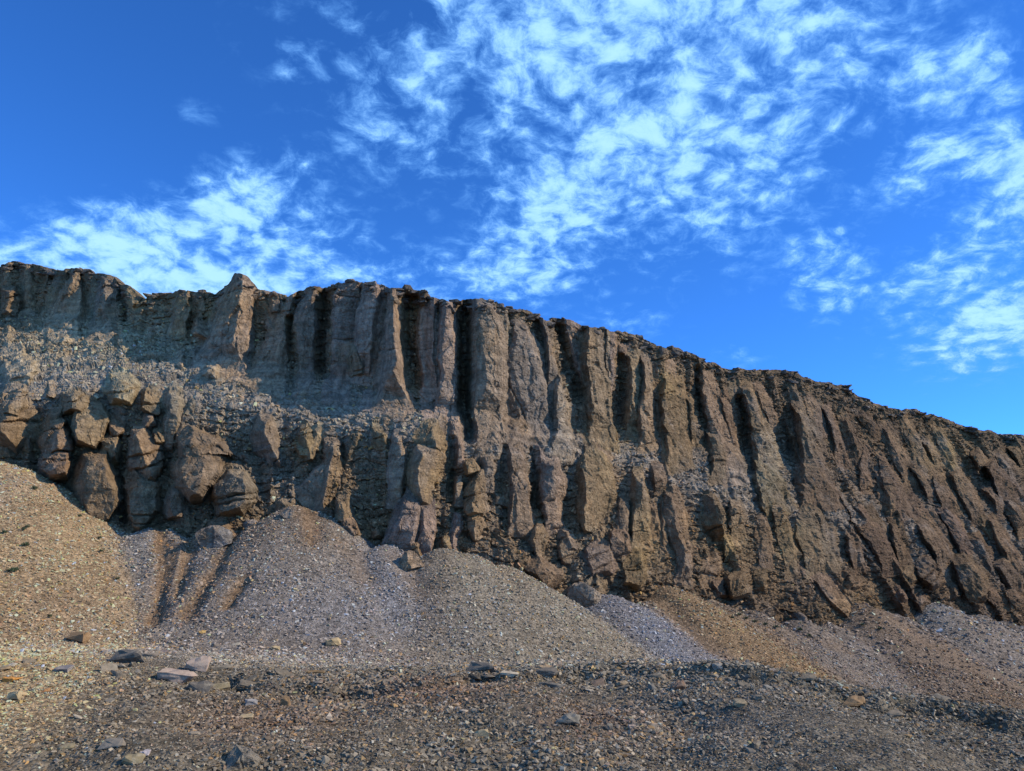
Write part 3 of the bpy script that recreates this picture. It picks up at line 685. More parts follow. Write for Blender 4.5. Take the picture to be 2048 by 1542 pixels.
pxa = np.concatenate([np.repeat(PX[:1], nb, 0), PX], 0).ravel(); pya = np.concatenate([np.repeat(rows[:1], nb, 0), rows], 0).ravel()
OW = np.concatenate([np.full((nb, len(cols)), -1), owner], 0)
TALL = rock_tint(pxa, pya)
fk = RNG.uniform(0.84, 1.16, (len(FEAT), 1)) * np.stack([np.ones(len(FEAT)), RNG.uniform(.95, 1.03, len(FEAT)), RNG.uniform(.90, 1.06, len(FEAT))], -1)
kc = np.array([{C: 0, K: 1, R_: 2}[f[1]] for f in FEAT])
owf = OW.ravel()
isC = (owf >= 0) & (kc[owf] == 0)
wC = (0.55 * isC * np.exp(-((pxa - 850) / 420) ** 4))[:, None]
TALL = TALL * (1 - wC) + np.array((0.30, 0.222, 0.165)) * wC
bw = np.concatenate([np.zeros((nb, len(cols))), np.exp(-((rows - np.interp(PX, PXS, be_row) + 15) / 62.0) ** 2)], 0).ravel() * (owf < 0) * (1 - 0.35 * np.clip((pxa - 1300) / 300, 0, 1))
TALL = TALL * (1 - 0.75 * bw[:, None]) + np.array((0.30, 0.25, 0.195)) * 0.75 * bw[:, None]
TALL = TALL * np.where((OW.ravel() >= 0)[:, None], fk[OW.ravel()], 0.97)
nrw, ncl = OW.shape
qi = (np.arange(nrw - 1)[:, None] * ncl + np.arange(ncl - 1)[None]).reshape(-1)
quads = np.stack([qi, qi + ncl, qi + ncl + 1, qi + 1], -1)
fown = OW[:-1, :-1].reshape(-1)


def piece(name, faces):
    used, inv = np.unique(faces.ravel(), return_inverse=True)
    me = bpy.data.meshes.new(name); nq = len(faces)
    me.vertices.add(len(used)); me.vertices.foreach_set('co', VALL[used].astype(np.float32).ravel())
    me.loops.add(nq * 4); me.loops.foreach_set('vertex_index', inv.astype(np.int32).ravel())
    me.polygons.add(nq); me.polygons.foreach_set('loop_start', (np.arange(nq) * 4).astype(np.int32)); me.polygons.foreach_set('loop_total', np.full(nq, 4, np.int32))
    me.polygons.foreach_set('use_smooth', np.zeros(nq, bool))
    me.update(calc_edges=True)
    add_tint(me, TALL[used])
    return me


PARTL = {(1, 1242, 128): 'pointed crag rising above the rim', (2, 1030, 185): 'tall pale column right of the deepest black slot', (2, 750, 960): 'rusty stacked pinnacle above the grey scree', (1, 480, 1095): 'big rounded knob beside the yellow fan'}
order = np.argsort(fown, kind='stable'); fo = fown[order]
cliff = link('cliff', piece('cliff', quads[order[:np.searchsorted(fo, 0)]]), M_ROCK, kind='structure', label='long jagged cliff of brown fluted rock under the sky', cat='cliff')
for k in range(len(FEAT)):
    a, b = np.searchsorted(fo, [k, k + 1])
    if b - a > 12:
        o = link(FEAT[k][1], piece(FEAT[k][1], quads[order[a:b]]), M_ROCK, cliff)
        t_ = PARTL.get((FEAT[k][0],) + FEAT[k][3][0][:2])
        if t_: o['label'] = t_

# ================================================================== the ground: mound in front, dip, scree fans up to the rock
TOE = np.array([(-420, 850), (-340, 858), (-250, 865), (-180, 872), (-120, 880), (-60, 890), (0, 903), (35, 915), (130, 1012), (190, 1050), (235, 1040), (318, 1026), (350, 1046), (420, 1042), (470, 1028), (540, 1014), (575, 1000), (605, 984), (625, 996), (655, 1024), (690, 1056), (728, 1074), (772, 1062),
                (800, 1092), (890, 1068), (930, 1080), (1000, 1106), (1060, 1148), (1130, 1188), (1213, 1166), (1230, 1174), (1290, 1180), (1338, 1152), (1360, 1160), (1430, 1184), (1500, 1200), (1590, 1214), (1650, 1226), (1715, 1186), (1735, 1192), (1785, 1212),
                (1866, 1188), (1885, 1198), (1950, 1214), (2000, 1226), (2048, 1234), (2150, 1240), (2250, 1245), (2360, 1248), (2480, 1250)], float)
tpx, tpy = TOE[:, 0], TOE[:, 1]
tY = wallY(tpx, tpy) - 0.25
tY[tpx < 60] -= 2.0 * np.clip((60 - tpx[tpx < 60]) / 40, 0, 1)
TP = at(tpx, tpy, tY)
TSL = 0.70 + 0.06 * vnoise(np.stack([tpx / 60, tpx * 0, tpx * 0], -1), 91)
TQ = np.full(len(tpx), 0.0045)
TSL[tpx < 45] = 0.635; TQ[tpx < 45] = 0.0058
TSL[(tpx > 1195) & (tpx < 1255)] = 0.62
CRX = np.array([-30, -10, -4, 0, 1.5, 3, 4, 5.3, 8, 12, 30]); CRZ = np.array([0.6, 0.10, -0.04, -0.05, -0.02, 0.06, -0.02, -0.22, -0.5, -1.1, -4.0])
VLX = np.array([-60, -14, -6, 0, 8, 20, 40, 80]); VLZ = np.array([-1.0, -1.25, -1.6, -2.6, -4.6, -8.0, -14.0, -24.0])
GULLY = [([(322, 1040), (330, 1130), (312, 1240)], .30, .34), ([(352, 1090), (335, 1150)], .2, .25), ([(388, 1045), (372, 1120), (355, 1190)], .28, .30), ([(480, 1055), (425, 1150), (370, 1230)], .28, .36),
         ([(490, 1158), (455, 1210)], .3, .3), ([(620, 1010), (625, 1080)], .18, .5), ([(690, 1085), (740, 1160)], .16, .6), ([(780, 1100), (850, 1180)], .15, .6), ([(1300, 1190), (1420, 1290)], .15, .6),
         ([(1560, 1220), (1700, 1300)], .18, .6), ([(1750, 1200), (1860, 1290)], .18, .6)]


def soft_max(a, b, k):
    h = np.clip(0.5 + 0.5 * (a - b) / k, 0, 1)
    return b + (a - b) * h + k * h * (1 - h)


def cones(x, y):
    global FANPX
    FANPX = np.zeros(x.shape)          # which gully feeds each spot
    z = np.full(x.shape, -1e3)
    for s0 in range(0, len(x), 20000):
        X = x[s0:s0 + 20000, None]; Yy = y[s0:s0 + 20000, None]
        d = np.sqrt((X - TP[None, :, 0]) ** 2 + (Yy - TP[None, :, 1]) ** 2 + 0.9)
        zz = TP[None, :, 2] - TSL[None] * d + TQ[None] * np.minimum(d, 22) ** 2
        k_ = zz.argmax(1); FANPX[s0:s0 + 20000] = tpx[k_]
        z[s0:s0 + 20000] = np.maximum(zz[np.arange(len(k_)), k_], -45)
    return z


def ground(x, y):
    x = np.asarray(x, float).ravel(); y = np.asarray(y, float).ravel()
    cr = 12.6 + 0.6 * np.sin(x * 0.7) + 0.5 * vnoise(np.stack([x * .5, x * 0, x * 0], -1), 5)
    m = np.interp(x, CRX, CRZ) - 0.75 * (1 - np.clip(y / 12.6, 0, 1)) ** 1.3
    v = np.interp(x, VLX, VLZ)
    wdt = np.interp(x, [-12, -3, 3, 10], [16, 12, 7, 8])
    t = np.clip((y - cr) / wdt, 0, 1); t = t * t * (3 - 2 * t)
    fl = m * (1 - t) + v * t
    P2 = np.stack([x, y, 0 * x], -1)
    lw = np.clip((x + 5.5) / 1.5, 0, 1) * np.clip((10 - x) / 2, 0, 1) * (0.6 + 0.7 * fbm(P2 * 0.8, 2, 66))
    fl = fl - 0.24 * lw * np.clip((cr - 0.55 + 0.5 * fbm(P2 * 1.7, 2, 67) - y) / 0.22, 0, 1)
    near = np.clip(1 - y / 22, 0, 1)
    fl = fl + near * (0.22 * fbm(P2 * 0.33, 3, 61) + 0.07 * fbm(P2 * 1.3, 3, 62)) + 0.03 * fbm(P2 * 3.1, 2, 63)
    fl = fl + near * 0.20 * np.exp(-((x - 3.6) / 1.6) ** 2 - ((y - 10.5) / 2.4) ** 2) - near * 0.18 * np.exp(-((x - 1.9 - (y - 9.5) * .25) / .35) ** 2) * np.clip((y - 8) / 2, 0, 1)
    c = cones(x, y)
    fan = c + 0.10 * fbm(P2 * np.array([.35, .12, 1]), 3, 64) + 0.05 * fbm(P2 * 1.1, 3, 65)
    z = soft_max(fan, fl, 0.8)
    z = np.where(y > 95, np.minimum(z, -20 + 0 * z), z)
    return z


def ground_hit(px, py):
    """where a photo direction meets the ground"""
    d = ray(px, py); Ys = np.concatenate([np.arange(4, 30, 0.05), np.arange(30, 90, 0.15)])
    P = CAM + d[None, :] * (Ys / d[1])[:, None]
    g = ground(P[:, 0], P[:, 1])
    hit = P[:, 2] < g
    far_ = Ys > 20
    k = np.argmax(hit) if hit.any() else int(np.argmin(np.where(far_, P[:, 2] - g, 1e9)))
    return P[k]


ky = np.concatenate([np.linspace(-14, 3, 18, endpoint=False), 3 * (110 / 3) ** np.linspace(0, 1, 400), [130, 180, 300, 600]])
kx = np.concatenate([-np.geomspace(12, 1.15, 18), np.linspace(-1.1, 1.1, 560), np.geomspace(1.15, 12, 18)])
GX = kx[None, :] * (np.maximum(ky, 0)[:, None] + 9); GY = np.repeat(ky[:, None], len(kx), 1)
GZ = ground(GX, GY).reshape(GX.shape); GFAN = FANPX.reshape(GX.shape)
gul = np.zeros_like(GZ); gmask = np.zeros_like(GZ)
GWOB = (0.35 * fbm(np.stack([GX, GY, 0 * GX], -1) * 1.1, 3, 58))
for pl, dep, wid in GULLY:
    H = np.array([ground_hit(*p) for p in pl])
    for a, b in zip(H[:-1], H[1:]):
        ab = (b - a)[:2]; tpar = np.clip(((GX - a[0]) * ab[0] + (GY - a[1]) * ab[1]) / (ab @ ab), 0, 1)
        dd = np.sqrt((GX - a[0] - tpar * ab[0]) ** 2 + (GY - a[1] - tpar * ab[1]) ** 2)
        g = np.exp(-((dd + GWOB * tpar) / wid) ** 2)
        gul = np.maximum(gul, dep * g); gmask = np.maximum(gmask, g)
GZ = GZ - gul
# colours of the loose rock by place
SLATE = (0.275, 0.238, 0.208); YEL = (0.40, 0.275, 0.160); OCH = (0.28, 0.185, 0.105); BRN = (0.22, 0.152, 0.10); BLUE = (0.220, 0.213, 0.226); MIX = (0.27, 0.222, 0.165); DKG = (0.14, 0.115, 0.085); RED = (0.20, 0.115, 0.075)
GZN = [(40, 1170, 60, 60, OCH, .4), (700, 1230, 200, 60, BLUE, .5), (610, 1040, 35, 60, BRN, .7), (500, 1060, 60, 30, BRN, .6), (1040, 1130, 40, 30, OCH, .6), (220, 1140, 25, 60, OCH, .5), (1600, 1240, 70, 40, BRN, .5), (1950, 1260, 60, 40, BRN, .4),
       (520, 1440, 160, 40, RED, .5), (200, 1480, 140, 60, DKG, .4), (1950, 1440, 140, 60, DKG, .5), (860, 1385, 150, 22, RED, .7), (1180, 1440, 90, 30, RED, .7), (1420, 1440, 180, 60, (.20, .165, .14), .5)]
def bil(field, x, y):
    """sample a ground grid at world x, y"""
    r = np.clip(np.interp(y, ky, np.arange(len(ky))), 0, len(ky) - 1.001)
    c = np.clip(np.interp(x / (np.maximum(y, 0) + 9), kx, np.arange(len(kx))), 0, len(kx) - 1.001)
    r0 = r.astype(int); c0 = c.astype(int); fr = r - r0; fc = c - c0
    g = lambda a, b: field[a, b]
    return (g(r0, c0) * (1 - fr) * (1 - fc) + g(r0 + 1, c0) * fr * (1 - fc) + g(r0, c0 + 1) * (1 - fr) * fc + g(r0 + 1, c0 + 1) * fr * fc)


def near(field, x, y):
    r = np.clip(np.rint(np.interp(y, ky, np.arange(len(ky)))), 0, len(ky) - 1).astype(int)
    c = np.clip(np.rint(np.interp(x / (np.maximum(y, 0) + 9), kx, np.arange(len(kx)))), 0, len(kx) - 1).astype(int)
    return field[r, c]


FANC = [(-420, YEL), (50, YEL), (75, SLATE), (300, SLATE), (560, (.26, .22, .19)), (640, (.25, .20, .155)), (700, SLATE), (860, BLUE), (880, MIX), (1050, MIX), (1085, MIX), (1110, BLUE), (1262, BLUE), (1285, OCH), (1360, OCH), (1420, BRN),
        (1480, (.23, .185, .15)), (1690, (.225, .19, .165)), (1705, BRN), (1780, (.2, .165, .14)), (1840, SLATE), (1930, SLATE), (2000, (.2, .165, .14)), (2480, (.19, .165, .15))]
FCX = np.array([f[0] for f in FANC], float); FCC = np.array([f[1] for f in FANC])


def ground_tint(px, py, fan, P):
    c = np.stack([np.interp(fan, FCX, FCC[:, i]) for i in range(3)], -1)
    dip = (np.clip((29 - P[:, 1]) / 4, 0, 1) * np.clip((P[:, 0] + 0.52 * P[:, 1]) / 3, 0, 1))[:, None]
    c = c * (1 - dip) + np.array((0.25, 0.207, 0.16)) * dip
    front_ = np.clip((14.2 - P[:, 1]) / 1.5, 0, 1)[..., None] * np.clip((px - np.interp(py, [1300, 1380, 1480, 1542], [230, 140, 20, -60])) / 60, 0, 1)[..., None]
    c = c * (1 - front_) + np.array((0.165, 0.136, 0.104)) * front_
    for (x, y, rx, ry, col, w) in GZN:
        g = (w * np.exp(-((px - x) / rx) ** 2 - ((py - y) / ry) ** 2))[..., None]
        c = c * (1 - g) + np.array(col) * g
    return c


def streaks(P):
    """long thin bands of other rubble running down the fans"""
    n = fbm(P * np.array([0.55, 0.10, 0.0]) + 3, 3, 71)
    return n


Gv = np.stack([GX, GY, GZ], -1)
gpx, gpy = project(np.maximum(Gv, np.array([-1e9, 1.0, -1e9])).reshape(-1, 3))


def full_tint(P, px, py):
    fan = near(GFAN, P[:, 0], P[:, 1]) if len(P) != GX.size else GFAN.ravel()
    c = ground_tint(px, py, fan + 9 * fbm(P * 1.2, 2, 99), P)
    n = streaks(P)
    far = np.clip((P[:, 1] - 18) / 6, 0, 1)
    w = (np.clip((n - 0.12) * 3, 0, 1) * 0.45 * far)[:, None]
    c = c * (1 - w) + np.array(BRN) * w
    w = (np.clip((-n - 0.2) * 3, 0, 1) * 0.35 * far)[:, None]
    return c * (1 - w) + np.array(BLUE) * w


gt = full_tint(Gv.reshape(-1, 3), gpx, gpy)
def blur(A, nr, nc):
    for ax, nn_ in ((0, nr), (1, nc)):
        k_ = np.hanning(nn_ + 2)[1:-1]; k_ /= k_.sum()
        A = np.apply_along_axis(lambda q: np.convolve(np.pad(q, nn_ // 2, mode='edge'), k_, mode='valid'), ax, A)
    return A


GC = gt.reshape(GX.shape + (3,))
GC = np.stack([blur(GC[..., i], 7, 15) for i in range(3)], -1)
nearw = np.clip((16 - Gv[..., 1].ravel()) / 3, 0, 1)[:, None]
gt = GC.reshape(-1, 3) * (np.array((1.0, 0.98, 0.87)) * nearw + np.array((1.0, 0.985, 0.92)) * (1 - nearw))
gm = np.clip(gmask.ravel() * 1.3, 0, 1)[:, None]
gm[(gpx > 660)] *= 0.4
gt = gt * (1 - gm) + np.array((0.24, 0.155, 0.09)) * gm
GC = gt.reshape(GC.shape)
me = grid_mesh('scree', Gv)
add_tint(me, gt * 0.82)
link('ground', me, M_GROUND, kind='structure', label='grey and ochre scree fans and stony ground below the cliff', cat='ground')


# ================================================================== stones
def stone_mesh(name, seed, npts=15, flat=0.42, box=0.5):
    rs = random.Random(seed)
    bm = bmesh.new()
    for _ in range(npts):
        v = np.array([rs.gauss(0, 1) for _ in range(3)]); v /= np.linalg.norm(v)
        v = np.sign(v) * np.abs(v) ** (1 - box * 0.6)
        v = v / max(np.abs(v).max(), 1e-6) * rs.uniform(.82, 1.0) * 0.5
        bm.verts.new((v[0] * 1.15, v[1] * 0.85, v[2] * flat))
    r = bmesh.ops.convex_hull(bm, input=bm.verts)
    for v in [g for g in r['geom_interior'] if isinstance(g, bmesh.types.BMVert)]:
        bm.verts.remove(v)
    me = bpy.data.meshes.new(name); bm.to_mesh(me); bm.free()
    return me


SRC = bpy.data.collections.new('gravel_shapes')
for k in range(10):
    m_ = stone_mesh('pebble', 100 + k, 12, (0.5, 0.35, 0.62, 0.3, 0.45)[k % 5], .5)
    m_.materials.append(M_GRAVEL)
    SRC.objects.link(bpy.data.objects.new('pebble', m_))


def scatter_tree():
    t = bpy.data.node_groups.new('scatter_stones', 'GeometryNodeTree')
    t.interface.new_socket('Geometry', in_out='INPUT', socket_type='NodeSocketGeometry')
    t.interface.new_socket('Geometry', in_out='OUTPUT', socket_type='NodeSocketGeometry')
    N = t.nodes
    gi = N.new('NodeGroupInput'); go = N.new('NodeGroupOutput')
    ci = N.new('GeometryNodeCollectionInfo'); ci.inputs['Collection'].default_value = SRC
    ci.inputs['Separate Children'].default_value = True; ci.inputs['Reset Children'].default_value = True
    ip = N.new('GeometryNodeInstanceOnPoints'); ip.inputs['Pick Instance'].default_value = True

    def na(name, typ):
        a = N.new('GeometryNodeInputNamedAttribute'); a.data_type = typ; a.inputs['Name'].default_value = name
        return a.outputs['Attribute']
    t.links.new(gi.outputs[0], ip.inputs['Points']); t.links.new(ci.outputs[0], ip.inputs['Instance'])
    t.links.new(na('pick', 'INT'), ip.inputs['Instance Index'])
    e2r = N.new('FunctionNodeEulerToRotation'); t.links.new(na('rot', 'FLOAT_VECTOR'), e2r.inputs[0]); t.links.new(e2r.outputs[0], ip.inputs['Rotation'])
    t.links.new(na('scl', 'FLOAT_VECTOR'), ip.inputs['Scale'])
    t.links.new(ip.outputs[0], go.inputs[0])
    return t


SCT = scatter_tree()


def scatter(name, P, size, tint, label, cat, tiltamt=0.5):
    n = len(P)
    me = bpy.data.meshes.new(name)
    me.vertices.add(n); me.vertices.foreach_set('co', P.astype(np.float32).ravel())
    a = me.attributes.new('tint', 'FLOAT_COLOR', 'POINT'); buf = np.ones((n, 4), np.float32); buf[:, :3] = tint; a.data.foreach_set('color', buf.ravel())
    sc_ = np.stack([size * RNG.uniform(.8, 1.3, n), size * RNG.uniform(.75, 1.15, n), size * RNG.uniform(.7, 1.3, n)], -1)
    a = me.attributes.new('scl', 'FLOAT_VECTOR', 'POINT'); a.data.foreach_set('vector', sc_.astype(np.float32).ravel())
    rot = np.stack([RNG.normal(0, tiltamt, n), RNG.normal(0, tiltamt, n), RNG.uniform(0, 6.28, n)], -1)
    a = me.attributes.new('rot', 'FLOAT_VECTOR', 'POINT'); a.data.foreach_set('vector', rot.astype(np.float32).ravel())
    a = me.attributes.new('pick', 'INT', 'POINT'); a.data.foreach_set('value', RNG.integers(0, 10, n).astype(np.int32))
    o = link(name, me, M_GRAVEL, kind='stuff', label=label, cat=cat)
    md = o.modifiers.new('scatter', 'NODES'); md.node_group = SCT
    return o


def stone_cols(base, n, spread=0.40):
    v = np.exp(RNG.normal(0.05, spread, n))[:, None]
    hue = RNG.random(n)[:, None]
    c = base * v
    c = np.where(hue < 0.10, c * np.array([1.35, 1.05, .68]), c)
    c = np.where((hue > .10) & (hue < .22), c * np.array([.92, 1.0, 1.12]), c)
    c = np.where((hue > .22) & (hue < .30), c * np.array([1.12, .95, .92]), c)
    return np.clip(c, 0.02, 0.40)


def sprinkle(n, y0, y1, kmax=0.86, power=1.0):
    """random places on the ground, evenly spread per square metre, in and just beside the view"""
    y = np.sqrt(RNG.uniform((y0) ** 2, y1 ** 2, n)); x = RNG.uniform(-kmax, kmax, n) * y
    z = bil(GZ, x, y)
    P = np.stack([x, y, z], -1)
    px, py = project(P)
    wY = wallY(px, py)
    ok = (y < wY + 0.6) & (px > -250) & (px < 2300) & (py < 1640)
    return P[ok], px[ok], py[ok]


def gcol(P):
    Q = P[:, :2] + RNG.normal(0, 0.35, (len(P), 2))
    return np.stack([bil(GC[..., i], Q[:, 0], Q[:, 1]) for i in range(3)], -1)


# gravel: fine near the feet, coarser rubble seen on the fans
for nm, n, y0, y1, smin, smax, pw, lab in (('fine_gravel', 330000, 5.5, 15.5, .012, .058, 3.4, 'fine mixed grey brown gravel covering the mound in front'),
                                           ('gravel', 120000, 14.5, 28, .03, .11, 2.6, 'grey and tan gravel in the dip below the fans'),
                                           ('scree_rubble', 240000, 26, 50, .04, .17, 4.0, 'broken scree rubble lying on the nearer fans below the cliff'),
                                           ('far_scree_rubble', 130000, 49, 95, .08, .26, 3.2, 'broken scree rubble on the far fans at the right')):
    P, px, py = sprinkle(n, y0, y1)
    k = len(P)
    size = smin + (smax - smin) * RNG.random(k) ** pw
    size *= 1 + np.clip((P[:, 1] - 40) / 60, 0, .6)
    g = bil(gmask, P[:, 0], P[:, 1])
    keep = RNG.random(k) > g * 0.75
    dens = fbm(P * 0.8, 3, 81)
    keep &= RNG.random(k) < np.clip(0.85 + dens, 0.35, 1)
    if nm == 'fine_gravel':
        size *= np.clip(1 + 1.3 * fbm(P * 0.45, 3, 82), .5, 2.0)
    P, px, py, size = P[keep], px[keep], py[keep], size[keep]
    P[:, 2] += size * 0.05
    scatter(nm, P, size, stone_cols(gcol(P), len(P)), lab, 'gravel', 0.4)

# rubble lying on the ledges of the cliff
nz_ = np.cross(np.gradient(WALL, axis=1), np.gradient(WALL, axis=0)); nz_ /= np.linalg.norm(nz_, axis=-1, keepdims=True) + 1e-9
lf = np.abs(nz_[..., 2])
cand = np.argwhere((lf > 0.60) & (rows > 600) & (owner < 0))
sel = cand[RNG.choice(len(cand), min(len(cand), 42000), replace=False)]
P = WALL[sel[:, 0], sel[:, 1]]
px, py = project(P)
ss = 0.04 + 0.26 * RNG.random(len(P)) ** 6
scatter('ledge_rubble', P, ss, stone_cols(rock_tint(px, py) * 1.05, len(P), .3), 'angular rubble lying on the ledges of the cliff', 'rubble', 0.5)

# ------------------------------------------------------------------ broken slabs along the cliff rim
SLABS = [stone_mesh('rim_slab', 300 + k, 16, (0.3, 0.42, 0.55)[k % 3], .75) for k in range(9)]
for s_ in SLABS:
    add_tint(s_, np.ones((len(s_.vertices), 3)) * np.array((0.15, 0.122, 0.098)))
    s_.materials.append(M_ROCK)
rs = random.Random(4)
ci0, ci1 = np.searchsorted(cols, [-60, 2110])
for i in range(290):
    c_ = rs.randrange(ci0, ci1); r_ = int(16 * rs.random() ** 1.6)
    o = link('rim_slab', SLABS[i % 9], None, cliff)
    s_ = rs.choice((.3, .4, .5, .5, .6, .8)) * (1.0 if cols[c_] < 1300 else 1.15)
    o.location = WALL[r_, c_] + np.array([0, 0.12 * s_, -0.10 * s_])
    o.scale = (s_ * rs.uniform(.9, 1.4), s_ * rs.uniform(.8, 1.2), s_ * rs.uniform(.8, 1.3))
    o.rotation_euler = (rs.gauss(0, .12), rs.gauss(0.05, .15), rs.uniform(0, 6.28))

# ------------------------------------------------------------------ single stones that stand out
BIG = [stone_mesh('stone', 500 + k, 18, (0.5, 0.7, 0.28, 0.38)[k % 4], .6) for k in range(16)]
for bi, b_ in enumerate(BIG):
    bm = bmesh.new(); bm.from_mesh(b_)
    bmesh.ops.subdivide_edges(bm, edges=bm.edges[:], cuts=2, use_grid_fill=True)
    bmesh.ops.triangulate(bm, faces=bm.faces[:])
    cv = np.array([v.co[:] for v in bm.verts]); nn = np.array([v.normal[:] for v in bm.verts])
    fl_, ed_ = blocks((cv + bi * 3.1).astype(np.float32), (0.4, 0.4, 0.14), 5 + bi, 0.8)
    cv = cv + nn * (0.05 * fl_ + 0.035 * fbm(cv * 5 + bi, 2, bi))[:, None]
    for v, q in zip(bm.verts, cv): v.co = q
    bm.to_mesh(b_); bm.free()
    b_.materials.append(M_STONE)
LAV = (0.36, 0.29, 0.265); BEI = (0.38, 0.31, 0.21); SLT = (0.13, 0.12, 0.115); BRW = (0.25, 0.17, 0.105); OR2 = (0.48, 0.24, 0.07); PALE = (0.40, 0.36, 0.31); GRN = (0.24, 0.205, 0.14); REDB = (0.22, 0.15, 0.12)
# px, py (middle), width px, height factor, tilt, colour, shape 0 block 1 thick 2 thin slab 3 slab, label
NAMED = [(155, 1276, 36, .75, .1, BRW, 1, 'brown blocky boulder resting at the foot of the yellow scree fan'),
         (395, 1331, 48, .8, .45, LAV, 3, 'pale lavender slab tilted up beside a flat triangular slab'),
         (355, 1356, 60, .5, .05, LAV, 2, 'flat pale triangular slab lying just below the lavender slab'),
         (258, 1316, 58, .45, .1, SLT, 2, 'dark layered slab with a pale top left of the lavender slab'),
         (300, 1311, 30, .3, .0, (.22, .19, .17), 2, 'thin grey slab right of the dark layered slab'),
         (398, 1377, 50, .5, .15, SLT, 3, 'dark undercut slab on the brow of the foreground mound'),
         (438, 1374, 36, .35, .5, GRN, 2, 'leaning olive slab against the dark undercut slab'),
         (571, 1407, 18, 1.6, .1, BRW, 1, 'small upright brown block with a bright right edge'),
         (668, 1286, 28, .7, .1, BEI, 0, 'tan block at the foot of the grey fan casting a long shadow'),
         (266, 1522, 36, .5, .2, GRN, 3, 'olive grey slab near the lower left beside a lavender stone'),
         (290, 1512, 17, .8, .1, (.40, .36, .40), 0, 'small pale lavender stone touching the olive slab'),
         (475, 1520, 80, .6, .15, (.30, .25, .18), 1, 'large pale crusted boulder half buried at the bottom edge'),
         (27, 1394, 22, 1.2, .5, BEI, 1, 'ochre upright stone at the left edge with a dark shadow'),
         (25, 1361, 30, .35, .0, OR2, 2, 'bright orange flat stone at the left edge'),
         (20, 1333, 20, .5, .3, PALE, 3, 'pale wedge stone above the bright orange stone'),
         (964, 1471, 24, .75, .1, BEI, 0, 'cream block lying alone on dark gravel below the middle'),
         (1357, 1373, 26, 1.2, .7, REDB, 2, 'reddish slab standing on edge on the right mound'),
         (1435, 1333, 20, .6, .2, (.24, .23, .23), 3, 'grey wedge on the crest of the right mound'),
         (1706, 1410, 48, .5, .25, BRW, 3, 'long brown boulder sunk in the right slope'),
         (965, 1338, 56, .4, .1, SLT, 2, 'dark slab at the middle of the mound crest'),
         (1090, 1347, 46, .35, .05, SLT, 2, 'long flat dark slab on the crest, right of the middle'),
         (1245, 1369, 26, .5, .2, (.22, .18, .14), 3, 'brown wedge stone left of the standing reddish slab'),
         (1217, 1456, 16, 1.1, .1, SLT, 0, 'small dark square block in front of the right mound'),
         (228, 1490, 44, .3, .35, (.22, .2, .18), 2, 'long narrow slab sloping up to the right at lower left'),
         (494, 1434, 22, .5, .3, BEI, 3, 'short cream bar of stone in front of the brown block'),
         (503, 1405, 22, .6, .1, (.27, .27, .30), 0, 'blue grey lump left of the upright brown block'),
         (1135, 1443, 46, .6, .2, (.20, .19, .18), 3, 'broad flat grey stone sunk in reddish gravel'),
         (1480, 1406, 26, .7, .3, (.28, .23, .17), 1, 'buff lump in a reddish patch on the right mound'),
         (129, 1339, 30, .55, .3, (.23, .21, .22), 3, 'blue grey slab left of the dark layered slab'),
         (99, 1362, 22, .4, .6, BEI, 2, 'thin buff slab leaning near the left edge'),
         (90, 1382, 14, .6, .4, (.36, .2, .1), 3, 'small rusty stone below the thin buff slab'),
         (132, 1497, 26, .45, .4, GRN, 3, 'narrow olive stone at the lower left'),
         (472, 1289, 16, .3, .5, PALE, 2, 'thin white splinter of rock at the foot of the grey fan'),
         (552, 1297, 16, .7, .2, BEI, 0, 'small cream lump at the foot of the grey fan'),
         (404, 1268, 12, .6, .1, (.48, .33, .14), 0, 'small golden stone at the foot of the grey fan'),
         (1240, 1398, 14, .8, .5, SLT, 3, 'dark splinter in the notch beside the right mound'),
         (1305, 1420, 20, .4, .3, SLT, 2, 'dark thin stone on the smooth side of the right mound'),
         (1265, 1455, 18, .45, .0, LAV, 2, 'lavender flake near the dark square block'),
         (1258, 1438, 16, .5, .1, GRN, 3, 'greenish flake above the lavender flake'),
         (1690, 1376, 12, .7, .3, (.40, .22, .09), 0, 'small rusty stone on the crest of the right slope'),
         (1610, 1352, 32, .4, .35, (.2, .17, .14), 2, 'brown slab sloping down along the right crest'),
         (1088, 1336, 26, .6, .3, (.34, .25, .17), 3, 'pinkish tan stone on the crest right of the middle'),
         (1020, 1347, 34, .35, .05, PALE, 2, 'pale flat flake between two dark slabs on the crest'),
         (432, 1076, 78, .5, .15, (.20, .175, .15), 1, 'dark grey outcrop boulder poking out of the grey fan between two furrows'),
         (573, 1030, 42, .6, .2, (.30, .22, .15), 0, 'tan boulder near the top of the grey fan'),
         (752, 1071, 24, .9, .2, (.34, .25, .17), 1, 'small pointed tan boulder below the tall brown pinnacle'),
         (822, 1118, 62, .7, .4, (.25, .18, .12), 3, 'brown sloping boulder sunk in scree below the tall pinnacle'),
         (1176, 1192, 74, .85, .3, (.26, .20, .14), 1, 'big brown boulder jutting out beside the blue grey fan'),
         (1420, 1190, 30, .6, .2, (.22, .17, .12), 3, 'brown block at the head of the orange fan'),
         (1600, 1232, 36, .5, .3, (.2, .15, .11), 3, 'brown block lying on the right fan below the ribs'),
         (500, 1030, 30, .6, .1, (.24, .19, .15), 0, 'grey brown block under the overhanging rock at the grey fan'),
         (1785, 1433, 30, .4, .3, (.2, .175, .15), 3, 'grey brown sliver on the right slope')]


